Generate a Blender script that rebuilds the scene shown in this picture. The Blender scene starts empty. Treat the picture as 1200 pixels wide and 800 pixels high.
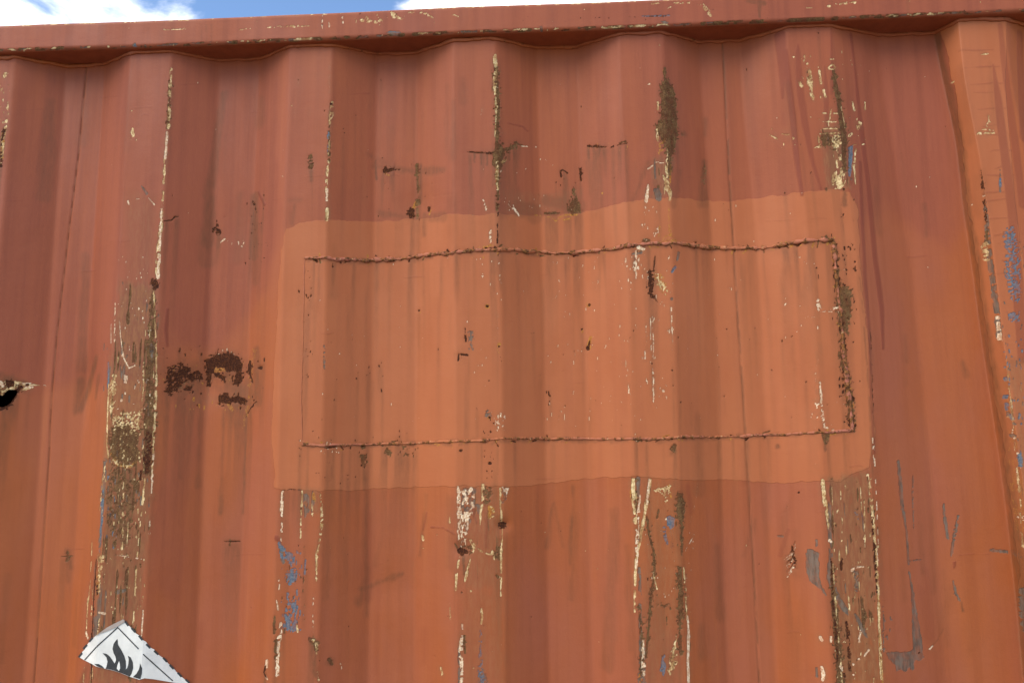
import bpy, bmesh, math, random
import numpy as np
from mathutils import Vector, Matrix
rad = math.radians

# ------------------------------------------------------------------ camera
CAM = np.array([0.6368, -1.1615, 1.866])
YAW, PITCH, ROLL, FPX = rad(-2.976), rad(7.48), rad(-0.642), 870.0
def basis():
    f = np.array([math.sin(YAW)*math.cos(PITCH), math.cos(YAW)*math.cos(PITCH), math.sin(PITCH)])
    r = np.array([math.cos(YAW), -math.sin(YAW), 0.0]); u = np.cross(r, f)
    c, s = math.cos(ROLL), math.sin(ROLL)
    return c*r+s*u, -s*r+c*u, f
R_, U_, F_ = basis()
scene = bpy.context.scene
cam_d = bpy.data.cameras.new('camera'); cam = bpy.data.objects.new('camera', cam_d)
scene.collection.objects.link(cam)
cam.matrix_world = Matrix(((R_[0], U_[0], -F_[0], CAM[0]), (R_[1], U_[1], -F_[1], CAM[1]),
                           (R_[2], U_[2], -F_[2], CAM[2]), (0, 0, 0, 1)))
cam_d.sensor_width = 36; cam_d.lens = FPX/1200*36; cam_d.clip_start = 0.02; cam_d.clip_end = 2000
scene.camera = cam

# ------------------------------------------------------------------ light
SUN_EL, SUN_AZ = rad(48), rad(-42)        # azimuth measured from the wall's outward normal, minus = camera left
SUN_DIR = Vector((math.sin(SUN_AZ)*math.cos(SUN_EL), -math.cos(SUN_AZ)*math.cos(SUN_EL), math.sin(SUN_EL)))
sun_d = bpy.data.lights.new('sun', 'SUN'); sun = bpy.data.objects.new('sun', sun_d)
scene.collection.objects.link(sun)
sun_d.energy = 1.75; sun_d.angle = rad(50); sun_d.color = (1.0, 0.90, 0.75)
sun.rotation_euler = SUN_DIR.to_track_quat('Z', 'Y').to_euler()
world = bpy.data.worlds.new('World'); scene.world = world; world.use_nodes = True
wn, wl = world.node_tree.nodes, world.node_tree.links
wn.clear()
sky = wn.new('ShaderNodeTexSky'); sky.sky_type = 'NISHITA'; sky.sun_disc = False
sky.dust_density = .2; sky.ozone_density = 4.0; sky.sun_elevation = SUN_EL; sky.sun_rotation = math.atan2(SUN_DIR.x, SUN_DIR.y)
tcw = wn.new('ShaderNodeTexCoord'); mpw = wn.new('ShaderNodeMapping')
mpw.inputs['Scale'].default_value = (1, 1, 2.2); mpw.inputs['Location'].default_value = (0.2113, 0.4843, -4.8854)
nzw = wn.new('ShaderNodeTexNoise'); nzw.inputs['Scale'].default_value = 2.6; nzw.inputs['Detail'].default_value = 9
nzw.inputs['Roughness'].default_value = .56; nzw.inputs['Distortion'].default_value = .35
rmw = wn.new('ShaderNodeMapRange'); rmw.interpolation_type = 'SMOOTHSTEP'
rmw.inputs[1].default_value = .50; rmw.inputs[2].default_value = .62
mxw = wn.new('ShaderNodeMix'); mxw.data_type = 'RGBA'; mxw.inputs[7].default_value = (9.0, 9.0, 9.2, 1)
bgw = wn.new('ShaderNodeBackground'); bgw.inputs['Strength'].default_value = .145
outw = wn.new('ShaderNodeOutputWorld')
wl.new(tcw.outputs['Generated'], mpw.inputs['Vector']); wl.new(mpw.outputs[0], nzw.inputs['Vector'])
wl.new(nzw.outputs['Fac'], rmw.inputs[0]); wl.new(rmw.outputs[0], mxw.inputs[0]); wl.new(sky.outputs[0], mxw.inputs[6])
wl.new(mxw.outputs[2], bgw.inputs['Color']); wl.new(bgw.outputs[0], outw.inputs['Surface'])
vs = scene.view_settings; vs.view_transform = 'Standard'; vs.look = 'None'; vs.gamma = 1; vs.exposure = 0.82
vs.use_curve_mapping = False

# ------------------------------------------------------------------ helpers
C = scene.collection
def link(name, me, mat=None, parent=None):
    o = bpy.data.objects.new(name, me); C.objects.link(o)
    if mat: me.materials.append(mat)
    if parent: o.parent = parent
    return o
def tag(o, label, cat): o['label'] = label; o['category'] = cat
def mesh_np(name, V, Fq, smooth=True, attrs=None):
    me = bpy.data.meshes.new(name)
    V = np.ascontiguousarray(V, np.float32); Fq = np.ascontiguousarray(Fq, np.int32)
    me.vertices.add(len(V)); me.vertices.foreach_set('co', V.ravel())
    k = Fq.shape[1]; me.loops.add(Fq.size); me.loops.foreach_set('vertex_index', Fq.ravel())
    me.polygons.add(len(Fq)); me.polygons.foreach_set('loop_start', np.arange(0, Fq.size, k, dtype=np.int32))
    if attrs:
        for n, a in attrs.items():
            at = me.attributes.new(n, 'FLOAT', 'POINT'); at.data.foreach_set('value', np.ascontiguousarray(a, np.float32))
    me.update(calc_edges=True)
    if smooth: me.polygons.foreach_set('use_smooth', np.ones(len(Fq), bool))
    return me
def grid_faces(ni, nj):      # ni rows, nj columns, index = i*nj+j
    i, j = np.meshgrid(np.arange(ni-1), np.arange(nj-1), indexing='ij'); a = i*nj+j
    return np.stack([a, a+1, a+nj+1, a+nj], -1).reshape(-1, 4)
_lat = {}
def vn(x, z, fx, fz, seed):  # value noise, features 1/fx by 1/fz metres, 0..1
    q = seed % 31
    if q not in _lat: _lat[q] = np.random.RandomState(q).rand(256, 256)
    L = _lat[q]; a = x*fx+1000.0+(seed*37) % 251; b = z*fz+1000.0+(seed*53) % 241
    ia = np.floor(a).astype(np.int64); ib = np.floor(b).astype(np.int64); ta = a-ia; tb = b-ib
    ta = ta**3*(ta*(6*ta-15)+10); tb = tb**3*(tb*(6*tb-15)+10); ia %= 256; ib %= 256; ja = (ia+1) % 256; jb = (ib+1) % 256
    return (L[ia, ib]*(1-ta)+L[ja, ib]*ta)*(1-tb)+(L[ia, jb]*(1-ta)+L[ja, jb]*ta)*tb
def fbm(x, z, f, seed, oc=3, ax=1.0, az=1.0):
    s = 0; w = 0; a = 1.0
    for o in range(oc):
        s = s+a*vn(x, z, f*ax*2**o, f*az*2**o, seed+o); w += a; a *= .55
    return s/w
def sst(a, b, x):
    t = np.clip((x-a)/(b-a), 0, 1); return t*t*(3-2*t)

# ------------------------------------------------------------------ the side wall: profile and photo survey
P, DEP = 0.278, 0.036
Z_TOP = CAM[2]+0.6648            # underside of the top rail
def depth_raw(u):
    t = np.mod(u, P)             # 0 = right corner of an outer face
    return DEP*np.interp(t, [0, .068, .138, .206, P], [0, 1, 1, 0, 0])
def depth(u):
    s = 0
    for k in (-2.8, -1.7, -.6, .6, 1.7, 2.8): s = s+depth_raw(u+k*.001)
    return s/6
def project(X, Y, Z):
    vx, vy, vz = X-CAM[0], Y-CAM[1], Z-CAM[2]
    zc = vx*F_[0]+vy*F_[1]+vz*F_[2]
    return 600+FPX*(vx*R_[0]+vy*R_[1]+vz*R_[2])/zc, 400-FPX*(vx*U_[0]+vy*U_[1]+vz*U_[2])/zc
def ray_y(px, py, y):
    d = F_+R_*((px-600)/FPX)+U_*((400-py)/FPX); t = (y-CAM[1])/d[1]
    p = CAM+d*t; return p[0], p[2]
# sideways bends of the sheet, surveyed along its creases: nominal u -> points of the crease in the picture
CREASE = {
 0.0:     [(200, 80), (193, 220), (185, 385), (178, 560), (167, 780)],
 P:       [(389, 90), (384, 240), (376, 600), (372, 780)],
 2*P:     [(581, 80), (584, 250), (588, 400), (590, 620), (592, 790)],
 3*P:     [(778, 90), (787, 250), (797, 600), (804, 790)],
 4*P:     [(975, 50), (976, 100), (990, 180), (1006, 300), (1018, 450), (1026, 650), (1034, 790)],
 4*P+.138: [(1094, 35), (1098, 70), (1119, 170), (1127, 240), (1139, 310), (1150, 400), (1162, 480), (1178, 600), (1189, 690), (1196, 760), (1199, 795)],
 5*P-.072: [(1124, 35), (1130, 100), (1150, 200), (1165, 300), (1176, 400), (1190, 500), (1203, 600), (1218, 760)],
}
wk = sorted(CREASE); wz = []; wd = []
for u0 in wk:
    y0 = float(depth(np.array([u0]))[0]); q = []
    for px, py in CREASE[u0]:
        x, z = ray_y(px, py, y0); q.append((z, x-u0))
    q.sort(); wz.append([a for a, b in q]); wd.append([b for a, b in q])
wzs = np.linspace(1.2, 2.7, 301); wds = []
for i in range(len(wk)):
    a_ = np.interp(wzs, wz[i], wd[i])
    for _ in range(3): a_ = np.convolve(np.pad(a_, 6, mode='edge'), np.ones(13)/13, 'valid')
    wds.append(a_)
def warp(u, z):
    D = np.stack([np.interp(z, wzs, wds[i]) for i in range(len(wk))], 0)   # lines x z
    D = np.concatenate([np.zeros((1,)+D.shape[1:]), D, np.zeros((1,)+D.shape[1:])], 0)
    K = np.array([-.30]+wk+[1.9])
    i = np.clip(np.searchsorted(K, u)-1, 0, len(K)-2); t = np.clip((u-K[i])/(K[i+1]-K[i]), 0, 1)
    if D.ndim == 2 and np.ndim(u) == 1 and D.shape[1] != len(u): raise ValueError
    j = np.arange(D.shape[1]); return D[i, j]*(1-t)+D[i+1, j]*t
def dents(u, z):
    a = (fbm(u, z, 5, 11, 2)-.5)*.0022+(fbm(u, z, 16, 21, 2, 1, .5)-.5)*.0009
    def g(px, py, rx, rz, h):
        x, zz = ray_y(px, py, .02); return h*np.exp(-((u-x)/rx)**2-((z-zz)/rz)**2)
    a = a+g(98, 455, .022, .05, .007)+g(112, 470, .012, .03, -.003)
    a = a+g(1100, 150, .05, .16, -.006)+g(1085, 560, .07, .25, -.004)+g(780, 330, .05, .06, .003)
    a = a+g(540, 640, .012, .012, .004)+g(588, 613, .010, .010, .004)+g(490, 235, .03, .03, .003)+g(240, 450, .05, .03, .003)
    a = a+g(450, 690, .05, .03, .002)
    return a
YS = np.linspace(-.002, .038, 33)
def to_wall(px, py):     # where the line of sight first meets the corrugated sheet
    d = F_+R_*((px-600)/FPX)+U_*((400-py)/FPX); t = (YS-CAM[1])/d[1]
    x = CAM[0]+d[0]*t; z = CAM[2]+d[2]*t; u = x
    for _ in range(3): u = x-warp(u, z)
    f = YS-depth(u); i = int(np.argmax(f >= 0))
    if i == 0: return float(u[0]), float(z[0])
    w = f[i-1]/(f[i-1]-f[i]+1e-12)
    return float(u[i-1]+(u[i]-u[i-1])*w), float(z[i-1]+(z[i]-z[i-1])*w)
def to_sheet(px, py):   # same point as world x, z
    u, z = to_wall(px, py); return u+float(warp(np.array([u]), np.array([z]))[0]), z
def surf(u, z):   # world point of wall parameter
    u = np.atleast_1d(np.asarray(u, float)); z = np.atleast_1d(np.asarray(z, float))
    return np.stack([u+warp(u, z), depth(u)+dents(u, z), z], -1)

DU, DZ = 0.0015, 0.0016
X0, X1, ZB = -2.62, 3.44, 0.165
ud = np.arange(-.37, 1.56, DU)
ul = np.arange(X0, -.37-.5*DU, P/12); ur = np.arange(1.56+P/12, X1, P/12)
zd = np.arange(1.335, Z_TOP, DZ); zl = np.arange(ZB, 1.335-.5*DZ, .03)
U1 = np.concatenate([ul, ud, ur]); Z1 = np.concatenate([zl, zd, [Z_TOP]])
Z1[0] = ZB
NU, NZ = len(U1), len(Z1)
iu0, iz0 = len(ul), len(zl)
nud, nzd = len(ud), len(zd)+1
UD, ZD = np.meshgrid(ud, np.concatenate([zd, [Z_TOP]]))       # dense patch, rows = z
CH = ['rust', 'brown', 'cream', 'white', 'blue', 'grey', 'coat', 'grime_shade', 'drip', 'ochre', 'worn', 'mauve']
M = {c: np.zeros(UD.shape, np.float32) for c in CH}
HOLE = np.zeros(UD.shape, bool)
PXM = 1/745.0

class Canvas:
    """Wear masks on a regular sheet grid: a (across), b (up) in metres."""
    def __init__(s, A, B, M, conv, a1=None, slack=0.0): s.A, s.B, s.M, s.conv = A, B, M, conv; s.seed = 100; s.a1 = A[0] if a1 is None else a1; s.slack = slack
    def box(s, pts, pad):
        a = s.a1; b = s.B[:, 0]
        lo = min(p[0] for p in pts)-pad-s.slack; hi = max(p[0] for p in pts)+pad+s.slack
        l2 = min(p[1] for p in pts)-pad; h2 = max(p[1] for p in pts)+pad
        return slice(np.searchsorted(b, l2), np.searchsorted(b, h2)), slice(np.searchsorted(a, lo), np.searchsorted(a, hi))
    def put(s, ch, sl, d, edge, soft, amt, brk, stretch, gf):
        s.seed += 7; A, B = s.A[sl], s.B[sl]
        if A.size == 0: return
        n = fbm(A, B, gf, s.seed, 3, 1, 1/stretch)-.5
        m = sst(soft, -soft, d+n*2*edge)*amt
        if brk > 0:
            k = fbm(A, B, gf*1.3, s.seed+3, 2, 1, 1/stretch); q = .28+.42*brk
            m = m*sst(q-.07, q+.07, k)
        s.M[ch][sl] = np.maximum(s.M[ch][sl], m)
    def line(s, ch, pts, edge=1.0, soft=.85, amt=1.0, brk=0.0, stretch=1.0, gf=260):
        q = [s.conv(p[0], p[1])+((p[2]+.28)*PXM,) for p in pts]
        sl = s.box(q, max(p[2] for p in q)+(edge*2+soft+1)*PXM); A, B = s.A[sl], s.B[sl]
        if A.size == 0: return
        d = np.full(A.shape, 9.0)
        if len(q) == 1: q = q*2
        for (x0, z0, w0), (x1, z1, w1) in zip(q, q[1:]):
            dx, dz = x1-x0, z1-z0; L2 = dx*dx+dz*dz+1e-12
            t = np.clip(((A-x0)*dx+(B-z0)*dz)/L2, 0, 1)
            d = np.minimum(d, np.hypot(A-x0-t*dx, B-z0-t*dz)-(w0+(w1-w0)*t))
        s.put(ch, sl, d, edge*PXM, soft*PXM, amt, brk, stretch, gf)
    def poly(s, ch, pts, edge=2.0, soft=.85, amt=1.0, brk=0.0, stretch=1.0, gf=160):
        q = [s.conv(*p) for p in pts]; sl = s.box(q, (edge*2+soft+1)*PXM); A, B = s.A[sl], s.B[sl]
        if A.size == 0: return
        d = np.full(A.shape, 9.0); ins = np.zeros(A.shape, bool)
        for (x0, z0), (x1, z1) in zip(q, q[1:]+q[:1]):
            dx, dz = x1-x0, z1-z0; L2 = dx*dx+dz*dz+1e-12
            t = np.clip(((A-x0)*dx+(B-z0)*dz)/L2, 0, 1)
            d = np.minimum(d, np.hypot(A-x0-t*dx, B-z0-t*dz))
            if abs(dz) > 1e-9: ins ^= ((z0 > B) != (z1 > B)) & (A < x0+(B-z0)*dx/dz)
        s.put(ch, sl, np.where(ins, -d, d), edge*PXM, soft*PXM, amt, brk, stretch, gf)
        return
    def specks(s, ch, x0, y0, x1, y1, n, r=(.5, 1.4), tall=1.0, amt=1.0):
        rs = random.Random(s.seed); s.seed += 13
        for _ in range(n):
            x, y = rs.uniform(x0, x1), rs.uniform(y0, y1); w = rs.uniform(*r)*rs.uniform(.5, 1); h = w*tall*rs.uniform(.3, 2)
            s.line(ch, [(x, y-h, w*.8), (x+rs.uniform(-.6, .6), y+h, w*.7)], edge=w*.6, soft=.5, amt=amt)
XD = UD+np.stack([warp(ud, np.full(nud, z_)) for z_ in ZD[:, 0]], 0); WS = float(np.abs(XD-UD).max())+.001
W = Canvas(XD, ZD, M, to_sheet, ud, WS); wr = random.Random(91)
#FEATURES#
# --- duller mauve tone over the upper sheets and one right-facing slope
W.poly('mauve', [(-20,30),(330,30),(332,250),(318,330),(255,400),(200,390),(188,430),(120,452),(60,448),(-20,446)], edge=22, soft=16, amt=.85, gf=14, stretch=1.5)
W.poly('mauve', [(330,30),(1000,10),(1000,225),(900,250),(700,262),(330,268)], edge=12, soft=10, amt=.56, gf=16, stretch=1.5)
W.poly('mauve', [(978,20),(1096,20),(1118,200),(1110,290),(1040,240),(1000,280)], edge=16, soft=18, amt=.8, gf=14, stretch=1.5)
W.poly('mauve', [(186,450),(228,455),(226,620),(205,700),(178,690)], edge=14, soft=14, amt=.6, gf=16, stretch=2)
# --- brighter orange tone over the face and slope at the right edge
W.poly('coat', [(1097,25),(1180,22),(1178,100),(1192,260),(1230,500),(1230,800),(1200,800),(1179,610),(1151,400),(1140,310),(1128,240),(1120,170)], edge=1.2, gf=50)
# --- repainted rectangle round the patch plate
W.poly('coat', [(335,268),(352,262),(380,258),(480,257),(560,252),(640,254),(690,248),(726,238),(770,233),(830,236),(870,234),(905,230),(940,226),(974,222),(996,226),
  (1005,240),(1008,300),(1020,420),(1026,510),(1018,548),(1003,552),(985,563),(900,565),(840,563),(800,561),(740,558),(690,560),(640,566),(600,570),(540,569),(460,572),(400,574),(345,574),(322,570),(318,500),(322,420),(326,340),(330,290)],
  edge=2.5, soft=.7, gf=60)
# --- vertical dirty streaks and faint film
for x0, y0, x1, y1, w, a in [(262,110,246,230,6,.5),(246,230,243,285,8,.55),(60,120,52,230,8,.35),(100,300,96,430,7,.35),(112,420,92,480,4,.7),(92,445,90,480,6,.5),(115,440,112,465,3,.6),
    (299,230,298,300,7,.75),(303,300,300,330,6,.4),(300,410,302,470,7,.6),(430,180,470,200,4,.3),(440,195,520,199,4,.55),(492,196,492,235,3.2,.8),(497,250,497,275,4,.6),
    (590,185,600,225,12,.25),(690,190,700,240,5,.4),(825,190,824,240,6,.55),(826,140,826,158,2,.5),(760,190,742,235,3,.45),(795,200,790,240,5,.35),(424,690,472,672,3,.6),(424,693,420,706,4,.5),
    (385,580,383,700,3,.35),(428,560,430,720,3,.4),(500,580,492,650,2,.5),(648,590,640,640,2,.5),(650,595,660,640,2,.4),(672,570,668,660,1.5,.6),(675,600,670,700,3,.35),(720,600,712,780,7,.35),(735,640,742,760,4,.3),
    (213,470,210,560,3,.4),(235,480,232,570,2.5,.45),(262,480,259,600,2,.6),(289,470,285,600,2.2,.75),(241,280,243,305,9,.35),(78,645,82,665,4,.7),(78,662,80,680,4,.4),(265,632,280,634,3,.35),(105,775,95,800,3,.5),
    (1085,240,1088,275,2,.4),(1125,425,1129,440,2.5,.5),(885,610,872,650,3,.3),(452,610,440,660,3,.25),(640,235,680,242,9,.45),(600,240,625,250,12,.4),(445,250,520,254,5,.45),(340,235,352,234,3,.3),(345,240,343,262,1.5,.5)]:
    W.line('grime_shade', [(x0,y0,w*.7),(x1,y1,w)], edge=3, soft=3.5, amt=a, stretch=3, gf=90)
# --- dark wet paint runs
for pts, a in [([(914,42,6),(917,80,4),(917,115,1)], .9),([(919,60,3),(927,120,3),(934,190,2),(940,228,1.5)], 1),([(935,52,.5),(935,62,3),(938,110,4),(943,145,4),(952,190,2),(962,222,1.2)], .7),
   ([(966,78,.3),(968,110,2.5),(968,160,2)], .6),([(997,40,1.5),(1003,95,1.5),(1009,150,3),(1018,215,3),(1026,300,3.5),(1034,360,3.2),(1036,408,1.5)], .95),([(1008,190,2),(1010,240,2.2),(1014,320,2.2),(1019,380,1.6),(1021,470,1.4),(1025,530,1)], .9),
   ([(974,35,1),(974,110,1.2)], .6),([(1164,76,1),(1170,120,4),(1177,180,5),(1186,250,5),(1193,330,6),(1198,420,5)], .7),([(1172,30,3),(1180,100,3.5),(1190,170,4),(1198,240,4)], .6),([(1195,40,5),(1200,160,6)], .6),
   ([(990,140,1),(988,170,6),(992,210,8)], .5),([(100,80,1),(92,170,1.2),(82,260,1.2)], .5),([(196,362,1),(194,385,1.6),(196,405,1)], 1),([(462,190,1),(461,205,1.2)], .6)]:
    W.line('drip', pts, edge=.8, soft=1.2, amt=a, stretch=4, gf=80)
W.line('grime_shade', [(x-.5,y,1.8) for x,y in CREASE[4*P+.138]], edge=.8, soft=1.6, amt=.7, stretch=4)  # shading of the fold painted in as a dark line along the crease
W.line('grime_shade', [(x,y,.8) for x,y in CREASE[4*P] if y > 260], edge=.8, soft=1.2, amt=.5, brk=.15, stretch=4)
# long sheet seams
SEAM_A = [(101,80),(92,180),(80,280),(66,400),(60,470),(57,540),(48,680),(40,800)]
SEAM_B = [(846,40),(850,110),(855,210),(862,330),(870,450),(877,560),(884,680),(890,800)]
W.line('grime_shade', [(x,y,.8) for x,y in SEAM_A], edge=.5, soft=1.2, amt=.6)
W.line('grime_shade', [(x,y,1.0) for x,y in SEAM_B], edge=.6, soft=1.2, amt=.7, brk=.1, stretch=6)
# --- worn brown film on the outer faces
W.poly('worn', [(143,330),(182,335),(183,450),(178,560),(168,690),(160,745),(110,750),(114,690),(122,580),(126,440),(136,380)], edge=7, soft=9, amt=.95, stretch=3)
W.poly('worn', [(150,225),(182,230),(184,300),(180,335),(150,330)], edge=6, soft=10, amt=.35, stretch=3)
W.poly('worn', [(118,745),(165,745),(160,800),(110,800)], edge=7, soft=6, amt=.8, stretch=3)
W.poly('worn', [(970,560),(1018,552),(1026,640),(1032,800),(985,800),(978,680)], edge=5, soft=6, amt=.95, stretch=3)
W.poly('worn', [(752,560),(797,562),(800,700),(803,800),(752,800)], edge=6, soft=8, amt=.45, stretch=3)
W.poly('worn', [(538,570),(588,570),(590,660),(585,690),(545,690),(537,640)], edge=6, soft=8, amt=.5, stretch=3)
W.poly('worn', [(545,690),(590,690),(592,800),(540,800)], edge=6, soft=8, amt=.35, stretch=3)
W.poly('worn', [(350,572),(374,572),(374,600),(352,605)], edge=4, soft=4, amt=.6, stretch=3)
W.poly('worn', [(962,150),(990,140),(996,220),(968,222)], edge=4, soft=4, amt=.8, stretch=2)
W.poly('worn', [(1180,420),(1200,420),(1200,800),(1192,800),(1186,560)], edge=5, soft=5, amt=.55, stretch=4)
W.poly('worn', [(590,225),(680,222),(678,250),(640,252),(590,250)], edge=5, soft=6, amt=.35)
W.poly('worn', [(765,185),(790,185),(786,228),(764,232)], edge=4, soft=4, amt=.7)
W.poly('worn', [(228,470),(268,460),(300,440),(300,480),(262,470)], edge=5, soft=8, amt=.4)
# --- ridge 1
W.line('cream', [(200,80,1.2),(199,110,1.8),(197,150,1.4)], brk=.35, edge=1.5, stretch=2)
W.line('brown', [(199,95,1.5),(196,150,1.2)], brk=.3, edge=1)
W.line('white', [(195.5,155,1.3),(193.5,185,1.5)], edge=.6)
W.line('cream', [(193,185,1.2),(191,225,1.0),(189,262,1.5)], brk=.2, edge=1, stretch=2)
W.line('white', [(189,245,1.2),(187,290,1.6),(185,325,2.2)], brk=.12, edge=.8, stretch=2)
W.line('cream', [(188,265,2),(185,300,2.2),(184,325,2.6)], brk=.35, edge=.8, stretch=2)
W.line('rust', [(181,331,4),(182,336,3.5)], edge=2)
W.line('cream', [(179,340,1),(181,360,1),(183,420,1.0),(182,470,1.2),(180,520,1),(178,560,.8)], brk=.15, edge=.8, stretch=3)
W.line('brown', [(179,345,2),(179,380,4),(177,430,6),(175,500,6),(172,550,4)], edge=2.5, brk=.12, stretch=3)
W.line('rust', [(174,508,3),(174,530,3.5),(172,552,2.5)], edge=1.5, brk=.1)
W.line('rust', [(166,552,1.2),(164,562,1)], edge=1)
W.line('grey', [(178,405,3),(177,420,2.5)], edge=2); W.line('blue', [(178,412,2.2)], edge=1.5)
W.line('grey', [(176,470,3),(175,485,3)], edge=2)
W.line('cream', [(168,420,.8),(168,450,1),(166,480,.8)], brk=.2, edge=.6)
W.poly('cream', [(131,436),(137,438),(136,455),(134,480),(129,486),(127,460)], edge=2.5, brk=.22, gf=300)
W.line('cream', [(127,450,.8),(126,485,1.3),(125,520,1.1),(127,535,1.2)], edge=.8, brk=.1, stretch=3)
W.poly('cream', [(128,490),(140,484),(165,482),(166,500),(160,508),(150,500),(135,500)], edge=4, brk=.42, gf=320)
W.poly('brown', [(130,500),(140,496),(152,500),(162,506),(162,530),(156,542),(144,545),(134,538),(128,520)], edge=7, gf=150)
W.poly('brown', [(130,545),(160,548),(158,600),(150,640),(128,630),(124,580)], edge=8, soft=4, amt=.62, brk=.3, gf=150, stretch=3)
W.line('ochre', [(130,530,1.5),(138,544,2),(150,547,2),(160,541,1.5)], edge=1.5, amt=.9)
W.line('cream', [(132,538,1.2),(142,547,1.5),(156,546,1.2)], edge=1.5, brk=.3)
W.specks('cream', 128, 478, 172, 545, 70, (.4, 1.2)); W.specks('cream', 118, 540, 172, 720, 80, (.3, 1.0), 1.5); W.specks('white', 138, 300, 178, 480, 60, (.3, .9), 1.2)
W.specks('grey', 120, 400, 178, 600, 50, (.5, 1.6), 2); W.specks('blue', 118, 540, 140, 640, 30, (.5, 1.2), 2); W.specks('brown', 120, 560, 165, 680, 40, (.4, 1.2), 2)
W.line('white', [(140,375,.5),(141,395,.6),(145,420,.8),(151,431,1),(158,428,.8)], edge=.4, amt=.9)
W.line('white', [(135,352,.6),(134,400,.9)], brk=.4, edge=.5); W.line('white', [(130,380,.5),(130,402,.5)], edge=.3)
W.poly('white', [(145,438),(150,440),(148,450),(144,449)], edge=1.5, brk=.2); W.line('white', [(142,469,1.8)], edge=1)
W.line('blue', [(127,425,1.2),(127,445,1.5),(126,455,1)], edge=1); W.line('grey', [(129,430,1),(127,450,1.4)], edge=1)
W.line('grey', [(123,540,3),(122,570,3),(119,610,2.2),(117,640,1.5)], edge=2, brk=.1, stretch=2); W.line('blue', [(121,575,1.5),(119,620,2.2),(117,645,1.2)], edge=1, brk=.15, stretch=3)
W.line('cream', [(123,545,1.3),(122,560,1.6)], brk=.2); W.line('cream', [(124,563,1.8)], edge=1); W.line('cream', [(121,555,1),(117,600,.8)], brk=.4)
W.poly('cream', [(114,648),(124,650),(121,660),(118,672),(117,695),(113,697),(115,670)], edge=1.8, brk=.18, gf=300)
W.line('ochre', [(115,670,2.5),(114,695,3)], edge=1.5, amt=.8, brk=.15); W.line('rust', [(114,685,1.5),(114,695,2)], edge=1.5, brk=.3)
W.line('rust', [(113,655,.8),(110,700,1),(108,745,1.1),(107,800,1)], edge=.5, amt=.9, stretch=4)
W.line('cream', [(108,635,.7),(106,680,.6),(102,720,.8)], brk=.3, edge=.5, stretch=3); W.line('cream', [(103,700,1),(101,745,.9)], brk=.35, edge=.6)
W.line('cream', [(109,690,1),(107,720,1)], brk=.4, edge=.7)
W.line('white', [(116,717,1.2),(123,718,1.6)], edge=1); W.line('white', [(101,741,1.8),(103,747,1.2)], edge=.8)
W.line('white', [(180,530,.8),(178,570,.9),(175,625,.9)], brk=.35, edge=.6, stretch=3)
W.line('cream', [(170,560,.9),(167,590,1.1)], edge=.6); W.line('cream', [(166,600,.7),(160,660,.9),(157,720,.9),(156,745,.8)], brk=.35, edge=.8, stretch=3)
W.line('white', [(168,715,.8),(166,745,.7)], edge=.4); W.line('cream', [(145,565,.7),(144,620,.9),(143,650,.6)], brk=.4, edge=.7, stretch=2)
W.line('white', [(136,650,.7),(150,651,.8),(166,655,.8)], brk=.4, edge=.7); W.line('grey', [(138,693,2.5),(147,691,2)], edge=1.2)
W.line('grey', [(112,725,4),(112,745,4)], edge=2, amt=.7); W.line('cream', [(117,725,.8),(114,745,.8)], brk=.3)
W.line('cream', [(108,783,2),(107,800,2)], edge=1, brk=.1); W.line('cream', [(99,780,1),(98,800,1)], brk=.4)
W.line('grey', [(112,660,1.2),(108,700,1)], amt=.6)
# upper ridge 1 marks
W.line('cream', [(155,151,1.5),(156,159,1.6),(153,155,.7)], edge=1); W.specks('cream', 152, 148, 160, 165, 5, (.4, .8)); W.line('white', [(150,236,1.3),(151,239,1)], edge=.5)
W.line('white', [(174,232,.5),(181,240,.8)], edge=.3); W.line('grey', [(166,218,1),(172,227,1.5)], edge=.8); W.line('white', [(160,233,.4),(163,233,.4)], edge=.2); W.line('cream', [(131,193,.6)]); W.line('cream', [(154,130,.6)])
W.line('white', [(160,108,.5),(196,107,.6)], amt=.35, soft=1.2); W.line('rust', [(192,259,.5),(201,258,.6),(205,254,.8),(209,254,.5)], edge=.3)
# --- far left ridge
W.line('cream', [(7,86,3),(5,90,2)], brk=.35, edge=1.5); W.line('cream', [(9,120,1),(6,150,2),(3,165,2.6),(1,190,1.5)], brk=.25, edge=1.2, stretch=2); W.line('ochre', [(4,155,2),(2,185,2.5)], brk=.2, edge=1); W.line('rust', [(5,152,2),(2,165,1),(1,195,1.5)], brk=.3, edge=1)
W.specks('cream', 0, 80, 12, 160, 14, (.4, 1.0))
# torn hole at the far left
W.poly('grime_shade', [(0,436),(14,440),(30,448),(30,460),(0,460)], edge=3, soft=5, amt=.8)
W.poly('cream', [(0,448),(10,446),(22,447),(34,449),(50,451),(34,456),(20,459),(10,462),(0,466)], edge=1.5, brk=.18, gf=260)
W.line('white', [(0,449,3),(3,452,1.5)], edge=1.2, brk=.15); W.line('white', [(26,449,1.2),(36,449,1)], edge=1); W.line('white', [(30,453.5,1),(38,453,1)], edge=.6)
W.poly('rust', [(6,445),(17,446),(16,452),(10,455),(6,450)], edge=1.5); W.line('rust', [(22,454,2),(20,458,1.5)], edge=1.2)
W.line('brown', [(0,460,3),(8,457,2)], edge=1.5); W.line('grey', [(32,450,2)], edge=1); W.line('rust', [(32,450.5,1.6)], edge=.8); W.line('white', [(51,451,.8),(54,452,.6)], brk=.2)
W.line('rust', [(18,459,2.5),(13,470,2),(5,478,1.6),(0,480,1.6)], edge=1)
HPOLY = [(-8,466),(2,463),(9,457),(17,457),(19,460),(15,468),(9,475),(0,478),(-8,479)]
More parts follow.
